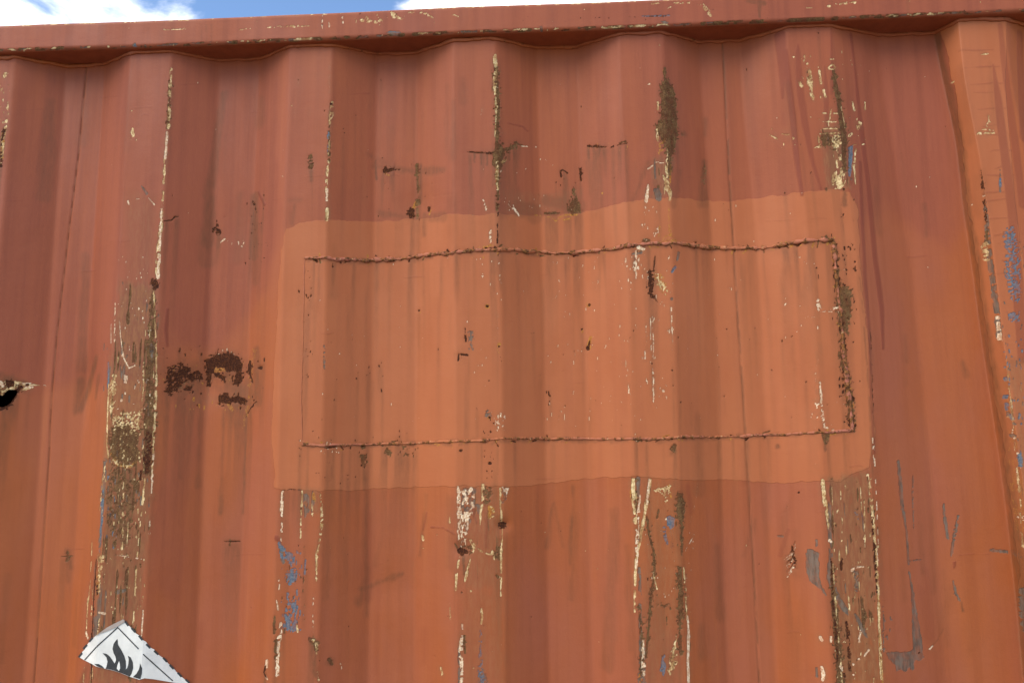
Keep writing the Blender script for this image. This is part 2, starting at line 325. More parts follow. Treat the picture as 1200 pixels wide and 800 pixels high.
hq = [to_sheet(*p) for p in HPOLY]; hsl = W.box(hq, .004); hA, hB = XD[hsl], ZD[hsl]; hin = np.zeros(hA.shape, bool)
hn = (fbm(hA, hB, 200, 77)-.5)*.003
for (x0, z0), (x1, z1) in zip(hq, hq[1:]+hq[:1]):
    if abs(z1-z0) > 1e-9: hin ^= ((z0 > hB+hn) != (z1 > hB+hn)) & (hA+hn < x0+(hB+hn-z0)*(x1-x0)/(z1-z0))
HOLE[hsl] = hin
# --- rust burst right of ridge 1
W.poly('rust', [(197,430),(206,428),(213,426),(222,432),(232,434),(238,443),(229,446),(219,446),(214,450),(221,452),(227,458),(217,457),(209,453),(206,461),(198,463),(194,457),(196,445)], edge=3.0, gf=230, brk=.05)
W.poly('rust', [(240,420),(246,420),(255,414),(272,414),(281,418),(284,428),(284,445),(279,452),(273,451),(275,440),(278,434),(266,436),(262,432),(252,430),(250,436),(262,440),(264,449),(258,444),(248,438),(246,453),(241,453),(241,438)], edge=2.2, gf=230)
W.poly('rust', [(254,463),(263,462),(270,465),(278,464),(288,467),(292,469),(286,474),(278,472),(272,472),(264,473),(256,471)], edge=1.8, gf=230)
W.line('rust', [(293,424,2),(292,434,2.2),(295,444,1),(296,448,1)], edge=1.2); W.line('rust', [(302,431,.8),(306,431,2.2)], edge=1); W.line('rust', [(235,461,1.3)], edge=.8); W.line('rust', [(279,460,.7),(279,466,.8)], edge=.3)
W.line('rust', [(301,470,1.2),(294,478,.8),(288,488,.6)], edge=1, brk=.2); W.line('ochre', [(298,410,4),(294,425,5),(292,450,4)], edge=3, brk=.35, soft=2, amt=.7)
W.line('ochre', [(252,432,4),(262,433,3)], edge=1.5, amt=.8); W.line('ochre', [(268,445,4),(273,443,3)], edge=2, amt=.6); W.line('ochre', [(268,474,2),(272,480,2.5)], edge=1.5, amt=.8, brk=.1); W.line('ochre', [(290,477,3),(285,500,2)], edge=2, amt=.7, brk=.2)
W.line('brown', [(213,450,6),(222,449,4)], edge=3, amt=.6, brk=.3); W.poly('grime_shade', [(186,440),(200,425),(232,425),(240,440),(235,465),(200,470)], edge=4, soft=8, amt=.55)
W.poly('grime_shade', [(250,450),(270,452),(295,440),(300,470),(262,478)], edge=4, soft=8, amt=.5)
W.specks('white', 255, 409, 285, 420, 8, (.6, 1.2)); W.specks('rust', 188, 405, 310, 480, 45, (.4, 1.3)); W.specks('ochre', 190, 425, 300, 480, 30, (.5, 1.3))
# small rust round (250,270), (297,240)
W.line('rust', [(252,267,1),(256,271,2.5)], edge=1.5); W.line('rust', [(254,258,.5),(253,268,.6)], edge=.4, brk=.2); W.specks('rust', 248, 268, 258, 280, 8, (.4, 1)); W.line('rust', [(297,237,1.5),(300,246,1.2)], edge=1.4, brk=.1); W.specks('rust', 285, 228, 315, 310, 30, (.3, 1.0)); W.specks('white', 256, 278, 292, 294, 10, (.4, .9)); W.line('white', [(259,283,.8),(263,280,1.2)], edge=.5)
W.line('drip', [(303,225,1),(310,240,1.6)], edge=.8)
# --- ridge 2 top
W.line('white', [(387,70,.9),(386,110,.9)], amt=.5, soft=1.2); W.line('cream', [(389,120,1.2),(388,135,2.2),(386,145,1)], edge=1, brk=.15); W.line('rust', [(388,122,1.8)], edge=1); W.line('blue', [(385,155,1.6),(385,178,1.6)], edge=.7, brk=.06, stretch=2)
W.line('brown', [(386,145,1),(386,190,1)], brk=.3); W.line('cream', [(386,165,.8),(384,195,1.3),(382,225,1.2)], brk=.12, edge=.9, stretch=2); W.line('white', [(383,222,1.2),(383,235,1)], edge=.8); W.line('cream', [(383.5,245,1.8),(383,258,1.6)], edge=.7)
W.line('brown', [(364,183,2.2),(364,196,2.6)], edge=1.5, brk=.1); W.line('grime_shade', [(364,190,3),(365,212,2)], soft=2.5, amt=.7); W.line('cream', [(342,124,.7)]); W.line('white', [(349,92,.8),(350,100,.8)], amt=.5); W.line('white', [(350,88,.5),(386,87,.6)], amt=.4, soft=1.2); W.line('white', [(345,130,.7),(346,137,.7)], amt=.5); W.line('white', [(365,115,.5),(361,140,.5)], amt=.4)
# --- T-shaped tear
W.poly('rust', [(448,199),(452,196),(455,198),(459,196),(461,198),(474,199),(464,200),(459,201),(455,203),(450,203)], edge=1.0, gf=300); W.line('ochre', [(452,204,1.5),(456,206,1.5)], edge=1, amt=.8)
W.line('brown', [(489,193,1.8),(489,203,2)], edge=1.2, amt=.9); W.line('brown', [(489,203,1.5),(490,225,1.5)], edge=.8, amt=.7); W.poly('rust', [(477,247),(482,244),(485,248),(485,254),(481,256),(477,251)], edge=1.2); W.line('ochre', [(488,237,3),(484,243,2)], edge=1.4); W.line('brown', [(489,235,2.5),(491,238,2)], edge=1.2)
W.poly('rust', [(501,241),(504,242),(504,248),(501,248)], edge=.8); W.line('ochre', [(505,246,.8),(503,251,1)], edge=.6); W.line('brown', [(489,245,2.5),(489,256,2)], edge=1, amt=.6); W.specks('rust', 440, 185, 515, 260, 14, (.3, .8)); W.line('grime_shade', [(440,188,1),(441,210,1)], amt=.8); W.line('rust', [(499,232,.5),(505,230,.4),(535,228,.4)], amt=.5, edge=.5)
# --- ridge 3 crack
W.line('cream', [(580,65,1.8),(580,72,2.4),(581,80,1.5),(580,95,2.4),(580,110,1),(582,125,1),(580,160,.8)], edge=1.1, brk=.12); W.line('brown', [(581,70,1),(581,78,2.2),(582,98,2.2),(583,120,2.6),(583,145,2),(582,170,1.8),(582,182,4),(583,190,6),(583,196,3)], edge=1.4)
W.poly('brown', [(577,182),(584,167),(590,172),(592,182),(588,190),(582,192)], edge=1.8); W.line('ochre', [(580,98,1),(580,128,1)], brk=.3, edge=.8)
W.line('cream', [(583,190,1.5),(582,205,1.8),(583,222,1.2)], edge=1, brk=.15); W.line('brown', [(584,200,1),(583,230,1.4),(583,245,1.8)], edge=1, brk=.15); W.line('ochre', [(582,200,1.8),(583,220,1.4)], brk=.3, edge=1); W.line('rust', [(583,228,1.2),(584,255,1)], brk=.3, edge=1)
W.line('cream', [(588,190,1.5),(593,187,1)], edge=1); W.line('rust', [(549,178,.8),(562,179,.8),(577,180,1.4)], edge=.8, brk=.12); W.line('brown', [(590,176,1.5),(600,173,2),(606,168,1.5),(612,171,1)], edge=1.6, brk=.15); W.line('white', [(608,171,.6),(628,172,.8)], brk=.4, edge=.5)
for x, y0, y1 in [(556,180,190),(564,181,192),(571,181,194),(597,175,188),(602,172,186),(690,172,186),(696,172,184),(703,172,180)]: W.line('grime_shade', [(x,y0,1.2),(x,y1,.8)], amt=.9, soft=1)
W.line('drip', [(595,144,.6),(612,148,.8),(618,153,.5)], amt=.8); W.line('white', [(565,124,.4),(564,135,.4)], amt=.7); W.line('cream', [(534,115,.6)])
W.line('rust', [(688,171,1),(700,172,.9),(714,173,.9),(734,168,.9)], edge=1.2, brk=.22); W.specks('ochre', 688, 168, 736, 180, 12, (.4, .9)); W.line('brown', [(726,168,1.2),(733,166,1)], edge=1)
W.line('rust', [(657,200,.8),(658,208,1)], edge=.8); W.line('rust', [(660,199,.8),(665,203,1)], edge=1); W.line('rust', [(680,197,1.4),(681,212,1)], edge=.8, brk=.1); W.specks('rust', 650, 190, 690, 240, 10, (.3, .8)); W.specks('white', 553, 185, 640, 205, 6, (.4, .8))
W.poly('brown', [(667,238),(672,234),(676,230),(680,240),(680,250),(670,251),(666,248)], edge=2.5, gf=240); W.line('brown', [(672,223,2.5),(673,228,1.2)], edge=1.6); W.line('brown', [(640,250,1.6),(655,250,1.5)], edge=1.6, brk=.15)
W.line('ochre', [(622,256,.6),(628,252,.8),(645,254,.8),(652,259,.7),(656,254,.8),(664,252,.9),(678,251,1.2)], edge=1.2, brk=.12); W.line('ochre', [(660,258,1.5),(668,256,1.5)], edge=1.2, brk=.2, amt=.8)
W.line('white', [(596,240,.8),(605,248,1.5),(608,252,1)], edge=1, brk=.3); W.line('white', [(600,238,.5),(606,250,.6)], amt=.8); W.line('white', [(566,234,.8),(570,246,1)], brk=.25, edge=.8); W.specks('white', 590, 225, 640, 252, 18, (.3, .8)); W.line('grey', [(600,245,6)], amt=.35, soft=4)
W.line('ochre', [(706,226,1.2)]); 
# --- ridge 4 top corrosion
W.poly('brown', [(777,80),(780,77),(781,86),(779,90),(784,96),(790,105),(793,120),(793,140),(794,160),(792,172),(787,185),(786,205),(783,205),(782,180),(776,165),(770,155),(769,148),(774,140),(775,118),(774,104),(778,92)], edge=2.0, gf=240)
W.line('ochre', [(777,82,.8),(779,90,.8)], edge=.6); W.line('cream', [(771,120,1),(771,128,1.2)], edge=1, brk=.2); W.line('cream', [(770,152,1),(771,165,1.5)], edge=1.2, brk=.2); W.line('cream', [(782,175,1),(781,200,1.6),(783,215,1)], edge=1, brk=.15, stretch=2); W.line('ochre', [(776,165,4),(774,180,3)], edge=2.5, brk=.3, amt=.8)
W.line('cream', [(777,206,1),(781,216,2.2),(785,226,2.6),(785,234,1.5)], edge=.9, stretch=3); W.line('ochre', [(786,190,1),(785,225,1.2)], brk=.25, edge=.7); W.line('grey', [(770,224,4),(772,232,4)], edge=1.8, amt=.8); W.line('brown', [(772,219,1.5)], edge=1); W.line('white', [(760,212,.8),(759,224,1.8),(757,236,1.5)], edge=1.2, brk=.15, stretch=2)
W.line('white', [(759,198,.5),(765,194,.7)]); W.line('white', [(767,190,.4),(780,191,.5)], brk=.3); W.line('white', [(759,99,.8),(761,98,.6)]); W.line('cream', [(773,53,.7)]); W.specks('white', 752, 240, 772, 285, 26, (.3, .9)); W.line('brown', [(800,158,2.5)], edge=1.5, amt=.6); W.line('grime_shade', [(801,157,4)], amt=.6, soft=3)
W.line('brown', [(826,190,1.8),(826,200,2.5),(824,215,3)], amt=.55, edge=1.5, brk=.15)
W.line('ochre', [(784,240,1),(784,265,1.2),(786,275,3)], edge=1.2, brk=.2, amt=.8); W.line('ochre', [(773,265,1.2),(772,278,1.5)], edge=1, brk=.2, amt=.8)
# --- ridge 5 top flaking
W.poly('cream', [(945,78),(950,82),(952,95),(954,115),(953,120),(949,112),(946,100)], edge=1.5, brk=.16, gf=240, stretch=2); W.line('cream', [(937,97,1.5),(939,101,2)], edge=1); W.line('cream', [(960,83,1),(962,98,1.2)], edge=.7); W.line('cream', [(965,106,1.3),(967,114,1.2)], edge=.7); W.line('cream', [(943,65,.8),(942,72,1)], edge=.8, brk=.15); W.line('cream', [(930,67,.8)]); W.line('cream', [(946,75,1)])
W.line('cream', [(972,70,.6),(977,70,.6)]); W.line('cream', [(970,80,.6),(975,76,.9),(979,79,.9),(976,82,.7),(971,81,.6)], edge=.5)
W.line('brown', [(977,83,1.4),(979,100,2.8),(983,118,3),(986,140,3.2),(989,160,3.6),(989,176,3),(990,200,1.6)], edge=1.2); W.line('cream', [(985,122,.6),(990,150,.7)], brk=.2, edge=.5)
for y in (133, 143, 151): W.line('cream', [(964,y,.6),(981,y,.7)], brk=.1, edge=.5)
W.line('cream', [(974,128,.7),(972,142,.7)], brk=.15, edge=.6); W.line('cream', [(961,157,.7),(984,156,.9)], brk=.1, edge=.8); W.line('cream', [(959,160,.8),(961,172,1.6),(955,173,.8)], edge=.8, brk=.1); W.poly('brown', [(962,157),(972,156),(975,165),(972,172),(964,170)], edge=2, brk=.12); W.poly('cream', [(974,158),(985,158),(986,168),(980,178),(975,172)], edge=2.5, brk=.42, gf=320); W.poly('brown', [(974,158),(985,158),(986,168),(980,178),(975,172)], edge=2.5, brk=.3, gf=320, amt=.8)
W.poly('cream', [(974,203),(982,200),(990,203),(991,218),(984,222),(976,222)], edge=2.2, brk=.2, gf=300, stretch=2); W.line('cream', [(985,180,1.5),(986,205,1.2)], brk=.35, edge=1.5, stretch=2); W.line('cream', [(980,188,.8),(981,196,1.4)], brk=.1)
W.poly('blue', [(994,172),(1000,170),(999,190),(997,208),(994,207)], edge=.8, gf=150); W.line('cream', [(1003,175,1),(1001,195,1.6),(1003,216,1)], edge=1, brk=.14, stretch=2); W.line('grey', [(998,210,1.5)], edge=1)
W.line('cream', [(999,120,1),(1001,129,1.3)], edge=.8); W.line('cream', [(1014,120,.9),(1014,128,1.1)], edge=.6); W.line('cream', [(1008,144,1.8),(1005,150,2.6)], edge=1.5, brk=.18); W.line('cream', [(994,160,1.4),(998,157,1.2)], edge=1, brk=.15); W.line('cream', [(1000,170,.4),(1013,169,.4)], brk=.2)
W.line('cream', [(902,158,.5),(911,163,.8)], edge=.4); W.line('cream', [(917,157,.8),(926,158,.6)], brk=.2); W.specks('cream', 900, 150, 935, 175, 8, (.3, .7)); W.specks('cream', 935, 60, 1015, 180, 30, (.3, .9)); W.line('rust', [(989,222,1.5)], edge=.8); W.line('grime_shade', [(990,225,2),(990,240,3)], amt=.7, soft=2)
W.specks('rust', 985, 228, 1002, 260, 6, (.4, .9)); W.line('white', [(940,226,.9)]); W.line('rust', [(920,226,1)]); W.line('rust', [(959,39,.9)], edge=.8)
# --- patch plate: chipping and rust
W.line('white', [(575,270,1),(574,282,2.2)], edge=1, brk=.12); W.poly('ochre', [(566,288),(574,286),(584,290),(583,298),(575,295),(568,293)], edge=2, brk=.08); W.line('rust', [(568,291,1.5),(582,292,1.5)], edge=1.2, brk=.15); W.line('rust', [(583,262,.7),(583,285,.8)], brk=.3); W.line('ochre', [(566,302,1.5)], edge=1.2, brk=.1); W.line('ochre', [(580,300,1.5)], edge=1, brk=.1)
W.line('ochre', [(571,359,3.2)], edge=1.2); W.line('rust', [(571,359,1.6)], edge=1); W.line('white', [(565,322,1.2),(566,326,.6)], edge=1, brk=.2); W.specks('white', 558, 300, 588, 360, 12, (.3, .9))
W.line('ochre', [(690,357,3.5)], edge=2, brk=.15); W.line('rust', [(691,357,1.6)], edge=1.2); W.line('ochre', [(692,395,1.5),(690,408,2.8)], edge=1.6, brk=.1); W.line('rust', [(691,400,1),(689,409,1.5)], edge=1); W.line('rust', [(682,386,1.2)], edge=.8); W.line('ochre', [(682,388,1.8)], edge=1, brk=.2); W.line('ochre', [(585,403,2),(585,412,1.8)], edge=1.2, brk=.1); W.line('rust', [(585,406,1)], edge=.8)
W.line('rust', [(491,364,1.2)], edge=.8); W.line('ochre', [(492,366,1.5)], edge=1, brk=.2); W.line('rust', [(545,385,.8),(546,400,1)], brk=.15, edge=.6); W.line('grey', [(552,390,3),(552,408,3)], edge=2, brk=.25, stretch=2, amt=.8); W.line('rust', [(540,415,1.2),(548,416,1.2)], edge=1); W.line('rust', [(537,422,1),(538,415,.8)], edge=.6); W.line('grey', [(380,405,1.2),(380,432,1.4)], edge=1, brk=.3, amt=.8)
W.specks('rust', 350, 310, 365, 380, 12, (.4, 1)); W.specks('rust', 356, 400, 366, 450, 10, (.3, .8)); W.specks('rust', 430, 420, 450, 460, 8, (.3, .9)); W.specks('rust', 360, 380, 980, 500, 45, (.3, .8)); W.specks('white', 640, 300, 790, 500, 130, (.2, .7), 2); W.specks('white', 360, 270, 640, 500, 50, (.2, .6), 1.5); W.specks('white', 800, 240, 1000, 500, 40, (.2, .6), 1.5); W.specks('rust', 640, 455, 645, 475, 5, (.6, 1.1))
W.line('white', [(352,516,.8),(362,521,1),(384,521,.8)], brk=.3, edge=.7); W.specks('white', 376, 518, 398, 532, 14, (.4, .9)); W.specks('rust', 350, 505, 480, 535, 22, (.3, .9)); W.line('brown', [(424,524,1.5),(430,520,1.2)], edge=1.4, brk=.2); W.line('brown', [(452,525,2.5),(456,532,2.5)], edge=2, brk=.2); W.line('brown', [(426,535,3),(427,545,3)], edge=2, amt=.8, brk=.1); W.line('grime_shade', [(428,545,3),(428,572,2.5)], amt=.6, soft=2.5); W.specks('brown', 470, 520, 490, 535, 12, (.4, 1)); W.specks('rust', 370, 540, 440, 570, 14, (.3, .8))
W.line('rust', [(567,516,2.6)], edge=1.2); W.line('rust', [(574,489,1.6)], edge=1); W.line('rust', [(575,506,1.5)], edge=.8); W.line('rust', [(540,528,1.8)], edge=1); W.line('rust', [(574,543,1.6)], edge=1); W.line('rust', [(573,446,1)], edge=.5); W.line('grey', [(572,484,5),(570,486,3)], edge=2.5, brk=.35, amt=.8); W.specks('white', 578, 484, 592, 504, 20, (.4, 1.1)); W.specks('rust', 566, 480, 580, 560, 16, (.3, .9)); W.line('ochre', [(573,490,2.5)], edge=1.5, brk=.25)
W.line('white', [(748,290,2.5),(754,292,2)], edge=1.2); W.line('white', [(746,295,1.5),(744,310,1.5),(746,322,.8)], edge=1, brk=.25, stretch=2); W.line('white', [(732,300,1),(735,312,.8)], brk=.35); W.specks('white', 728, 285, 760, 335, 24, (.3, 1.0), 2); W.line('grey', [(741,298,1.2),(752,296,1)], edge=1); W.line('brown', [(756,283,3)], edge=1.6); W.line('brown', [(760,282,2)], edge=1.5)
W.line('rust', [(762,318,1.6),(763,335,3),(763,344,2)], edge=1.2, brk=.06); W.line('rust', [(768,300,.5),(766,318,.6)], edge=.4); W.line('rust', [(763,344,1),(772,355,.6)], amt=.7); W.poly('cream', [(767,318),(776,322),(780,332),(784,340),(782,347),(774,338),(768,330)], edge=2.5, brk=.36, gf=320, stretch=1.5); W.poly('ochre', [(766,316),(778,322),(784,338),(782,347),(772,340),(766,328)], edge=2.5, brk=.28, gf=260, amt=.75)
W.line('grey', [(796,296,1.6),(794,304,1.4)], edge=1); W.line('blue', [(788,318,1.6),(792,312,1.2)], edge=1, amt=.8); W.line('grey', [(787,350,2)], edge=1, amt=.8); W.line('ochre', [(785,280,8),(776,284,3)], edge=3, brk=.3, amt=.7)
for x, y0, y1 in [(762,355,410),(765,370,420),(757,380,405),(787,360,410),(755,400,420),(765,428,455),(735,385,400),(733,420,440),(738,460,470),(736,440,460)]: W.line('white', [(x,y0,.6),(x+1,y1,.8)], brk=.42, edge=.7, stretch=3, amt=.8)
W.line('white', [(765,430,.8),(766,470,.8)], brk=.1, amt=.8); W.line('white', [(777,458,1.6)], edge=.8); W.line('rust', [(764,426,1.1)], edge=.7); W.line('rust', [(788,434,1)], edge=.5); W.line('rust', [(849,464,.9)], edge=.6); W.line('white', [(584,365,.7),(583,400,.7)], brk=.2, amt=.5); W.line('white', [(702,325,.6),(698,340,.7)], amt=.6, brk=.2); W.line('white', [(656,340,.5),(650,350,.5)], amt=.7)
W.line('brown', [(789,526,2.6),(791,522,1.6)], edge=1.4); W.line('grime_shade', [(789,530,4)], amt=.6, soft=3); W.line('brown', [(745,515,1.5),(758,516,1.5)], edge=1.5, brk=.15); W.line('white', [(744,508,.8),(746,516,.7)], brk=.15)
W.line('grime_shade', [(911,523,2.6)], amt=.9, soft=1.5); W.poly('brown', [(963,507),(973,507),(972,514),(968,518),(971,521),(966,520),(963,512)], edge=1); W.line('grime_shade', [(967,520,1.5),(967,528,1)], amt=.8)
W.line('white', [(958,353,2.5),(960,364,2.5)], edge=2.5, brk=.2); W.line('white', [(974,362,1),(984,360,1.6)], edge=1, brk=.15); W.line('white', [(962,365,.5),(975,365,.6)], brk=.2); W.line('white', [(952,372,.8),(958,371,.8)], brk=.3, amt=.6)
W.line('white', [(960,400,.5),(960,418,.7),(956,432,1),(955,480,.7),(956,560,.5)], amt=.5, soft=1.2, edge=.4); W.line('white', [(961,448,1),(963,475,1.2),(965,492,1.2),(966,500,1)], brk=.2, edge=.7); W.line('white', [(966,500,1.2),(970,501,1)], edge=.5); W.line('white', [(976,504,1.4)], edge=.6); W.specks('white', 950, 470, 964, 490, 12, (.4, 1)); W.specks('white', 905, 305, 960, 400, 14, (.3, .9))
W.line('rust', [(1003,317,1.4)], edge=.8); W.line('rust', [(957,314,.7)]); W.line('rust', [(959,322,.8),(959,327,.5)])
W.specks('rust', 975, 285, 1003, 330, 26, (.4, 1.2)); W.poly('brown', [(983,338),(989,334),(994,340),(999,338),(997,350),(998,362),(998,372),(994,378),(994,390),(989,388),(986,392),(983,388),(983,370),(980,350)], edge=2.4, gf=240); W.line('brown', [(979,285,1),(980,310,1.8),(981,335,2.5)], edge=2, brk=.18); W.line('brown', [(987,390,2.2),(988,420,3),(992,440,2.5),(995,465,3.2),(998,490,3),(998,503,2)], edge=2.2, brk=.14); W.line('ochre', [(986,395,2),(990,420,2.5),(997,470,3),(999,500,2)], edge=2, brk=.3, amt=.8); W.specks('rust', 982, 400, 1003, 505, 26, (.4, 1.2)); W.specks('rust', 975, 330, 1005, 380, 26, (.4, 1.1)); W.line('rust', [(1000,447,1),(1008,446,.8)], brk=.2)
W.line('rust', [(1021,380,.6),(1023,440,.7),(1025,505,.6)], brk=.35, amt=.8, stretch=2); W.line('white', [(1023,512,1),(1024,530,1.2),(1026,545,.8)], brk=.25, edge=.7, stretch=2); W.line('white', [(1026,560,.6),(1028,590,.6),(1030,680,.6)], brk=.4, edge=.5, stretch=2)
for pts_, n_ in (([(357,303),(400,304),(470,303),(530,296),(590,292),(660,297),(715,292),(790,285),(850,291),(905,289),(950,282),(977,281)], 110), ([(977,281),(981,335),(988,400),(996,475),(999,504)], 90), ([(999,504),(905,509),(840,512),(760,514),(640,514),(567,516),(480,519),(400,521),(354,520)], 60)):
    W.line('grime_shade', [(x, y+1.5, 2.6) for x, y in pts_], edge=3, soft=2.5, amt=.5, brk=.12, gf=70)  # dark shadow of the weld painted onto the sheet as a broken line
    for _ in range(n_):
        i_ = wr.randrange(len(pts_)-1); t_ = wr.random(); x = pts_[i_][0]*(1-t_)+pts_[i_+1][0]*t_; y = pts_[i_][1]*(1-t_)+pts_[i_+1][1]*t_
        W.line(wr.choice(('rust', 'rust', 'brown', 'ochre', 'ochre')), [(x+wr.gauss(0, 1.5), y+wr.gauss(1, 3), wr.uniform(.2, 1.1)), (x+wr.gauss(0, 3), y+wr.gauss(1, 3), wr.uniform(.2, .9))], edge=1, soft=.8)
# --- left face below the coat: ridge 2 bottom
W.line('white', [(331,576,1.5),(330,590,1.8),(330,605,1.4)], edge=1.2, brk=.18, stretch=1.5); W.line('white', [(330,612,1),(330,622,1.2)], brk=.2); W.line('white', [(329,630,.6),(329,633,.8)]); W.line('cream', [(354,575,1),(353,600,1),(352,630,.6)], brk=.15, edge=.7); W.line('cream', [(375,577,1),(377,600,1.3),(377,615,1.4),(374,635,1),(371,650,1.3),(371,680,.8)], brk=.18, edge=.9); W.line('ochre', [(377,615,2)], brk=.2, edge=1); W.poly('grey', [(352,578),(368,574),(368,598),(358,605)], edge=2.5, brk=.3, amt=.8, stretch=2); W.line('ochre', [(367,578,2),(368,586,2)], edge=1.2, brk=.06); W.line('cream', [(366,590,.8),(366,605,.8)], brk=.2); W.line('drip', [(324,630,2.5),(328,634,1)], edge=1)
W.line('rust', [(331,574,.6),(340,573,.6),(352,574,.6)], amt=.8, brk=.15)
W.poly('blue', [(325,630),(329,634),(336,645),(344,648),(345,656),(342,664),(336,655),(329,655)], edge=2.5, brk=.1, gf=200); W.poly('blue', [(334,668),(345,664),(350,670),(346,682),(340,686),(335,680)], edge=2.6, brk=.16, gf=240); W.poly('blue', [(333,705),(345,698),(350,712),(349,738),(340,740),(333,738),(331,722)], edge=2.6, brk=.34, gf=260, stretch=1.5); W.specks('blue', 328, 640, 356, 740, 36, (.5, 1.4), 1.6); W.line('blue', [(358,655,.8),(357,672,1.1)], edge=.6); W.line('grey', [(329,640,2.5),(332,658,2)], edge=1.5, amt=.8); W.specks('brown', 330, 640, 360, 740, 20, (.4, 1.2), 2)
W.line('white', [(327,672,.7),(327,690,.9)], brk=.25); W.line('white', [(324,703,.6),(326,714,.9)], edge=.5); W.line('brown', [(322,722,1.1),(321,742,1.2)], edge=.7); W.line('white', [(329,730,1.6),(327,750,2),(325,770,2),(325,790,1.8)], edge=1.6, brk=.22, stretch=1.5); W.line('brown', [(324,750,2),(323,770,2)], edge=1.5, brk=.3); W.line('cream', [(348,733,1),(349,740,1)], edge=.7)
W.line('white', [(313,773,1.5),(312,780,2)], edge=.8); W.line('white', [(312,793,1.5),(313,795,1.2)], edge=.8); W.line('rust', [(311,780,.7),(309,788,.8),(312,794,.6)], edge=.5); W.line('brown', [(363,748,2),(368,750,2.5),(371,760,2.2)], edge=1.5, brk=.1); W.line('cream', [(366,748,1),(371,754,1.6),(371,765,1)], edge=1, brk=.2); W.line('grime_shade', [(366,752,4),(369,790,3)], amt=.7, soft=3); W.line('cream', [(372,785,1),(373,797,.8)], brk=.3); W.line('white', [(367,700,.6),(367,740,.8)], brk=.45, edge=.6); W.line('white', [(399,777,.8),(400,783,.7)]); W.line('brown', [(385,772,1.6),(389,778,1.4)], edge=1.2); W.line('grime_shade', [(387,775,4)], amt=.7, soft=3)
W.line('rust', [(262,634,.5),(271,634,1.2),(283,634,.5)], edge=.6, amt=.8); W.line('brown', [(270,632,1),(270,639,.9)], edge=.6, amt=.8)
W.line('brown', [(72,652,.6),(85,651,.7)], edge=.5, amt=.8); W.line('brown', [(79,646,1.2),(79,656,2.2)], edge=1.2, amt=.7)
# --- ridge 3 bottom
W.line('white', [(537,570,1.3),(538,590,2),(538,610,1.6),(537,630,1.4)], edge=1.3, brk=.16, stretch=1.5); W.poly('white', [(540,571),(556,571),(556,590),(550,612),(545,640),(540,640)], edge=3, brk=.42, gf=300, stretch=2); W.poly('grey', [(540,571),(560,571),(556,600),(548,630),(540,632)], edge=3, brk=.36, stretch=2, amt=.7)
W.line('cream', [(566,568,1.6),(566,585,1.6),(563,602,1.2),(562,622,.7)], edge=1, brk=.1, stretch=2); W.poly('ochre', [(572,592),(576,590),(581,600),(578,606),(572,608),(570,602)], edge=1.5, brk=.14, amt=.9); W.line('cream', [(575,592,1.2),(580,603,1.2),(573,607,1)], edge=1, brk=.15); W.poly('brown', [(566,570),(578,570),(574,588),(568,592)], edge=2, brk=.2, amt=.7); W.line('drip', [(556,585,1),(554,600,1.5),(558,612,1)], amt=.8); W.line('grey', [(560,592,2.5),(561,600,2)], edge=1.5, amt=.8)
W.line('cream', [(586,572,1.2),(587,595,1),(588,630,1.2),(587,655,1.2),(587,698,.8)], edge=.8, brk=.1, stretch=2); W.poly('grey', [(586,570),(597,570),(596,580),(590,592),(586,590)], edge=2, brk=.2, amt=.6); W.poly('white', [(588,570),(597,571),(592,586)], edge=1.5, brk=.4); W.line('drip', [(570,600,1.5),(569,640,2)], amt=.6, soft=2)
W.poly('rust', [(582,612),(588,611),(594,612),(593,617),(589,620),(585,617)], edge=1.0); W.poly('rust', [(535,643),(542,642),(549,645),(548,649),(541,650),(536,648)], edge=.9); W.line('brown', [(533,637,.8),(536,642,1)], edge=.5); W.poly('brown', [(538,640),(550,636),(556,645),(550,650),(545,643)], edge=1.6, brk=.15); W.line('cream', [(551,632,1.6),(555,638,2),(554,646,1.5)], edge=1.2, brk=.08); W.line('cream', [(561,643,1.2),(565,646,1.2)], edge=1); W.line('cream', [(570,648,.8),(575,650,.9),(577,646,1.2),(579,655,1)], edge=.8, brk=.12); W.poly('brown', [(580,640),(587,638),(587,655),(581,654)], edge=2, brk=.25, amt=.8); W.line('brown', [(582,674,1.2),(584,676,1.2)], edge=1)
W.line('cream', [(538,653,1),(535,670,1.2),(534,690,1.2)], edge=.7, brk=.08, stretch=2); W.line('cream', [(551,655,.8),(547,672,1.5),(545,680,1.2)], edge=.7, brk=.06); W.line('grime_shade', [(543,650,1.2),(544,672,1)], amt=.9); W.line('cream', [(552,692,1)], edge=.6); W.line('brown', [(541,694,1.2)], edge=1); W.line('cream', [(495,627,1),(496,632,1.5)], edge=.7); W.line('cream', [(496,642,.8)]); W.line('cream', [(527,605,.8),(527,612,.8)], edge=.5); W.line('cream', [(527,706,.6),(528,726,.8)], brk=.25); W.line('drip', [(505,617,.5),(520,618,.5),(533,626,.6)], amt=.8); W.line('drip', [(500,600,.8),(496,620,.8)], amt=.6)
W.line('cream', [(564,713,.9),(565,722,1.2),(564,730,1)], edge=.6); W.line('white', [(542,732,1),(541,745,1.8),(540,765,2),(541,790,1.8),(540,800,1.5)], edge=1.2, brk=.2, gf=200); W.line('brown', [(544,745,1.2),(545,765,1)], edge=.8); W.line('grey', [(538,760,1.5),(538,800,1.5)], edge=1, brk=.2); W.line('blue', [(563,735,1),(563,760,1.6),(563,785,3),(566,800,6)], edge=2.5, brk=.3, amt=.7); W.line('grey', [(565,786,4),(566,800,6)], edge=2.5, brk=.15, amt=.6); W.line('cream', [(517,782,1),(518,790,1)], brk=.2); W.line('white', [(587,755,.7)]); W.line('cream', [(555,782,.8)]); W.line('white', [(485,620,.5),(484,660,.6),(486,700,.5)], amt=.35, soft=1.2)
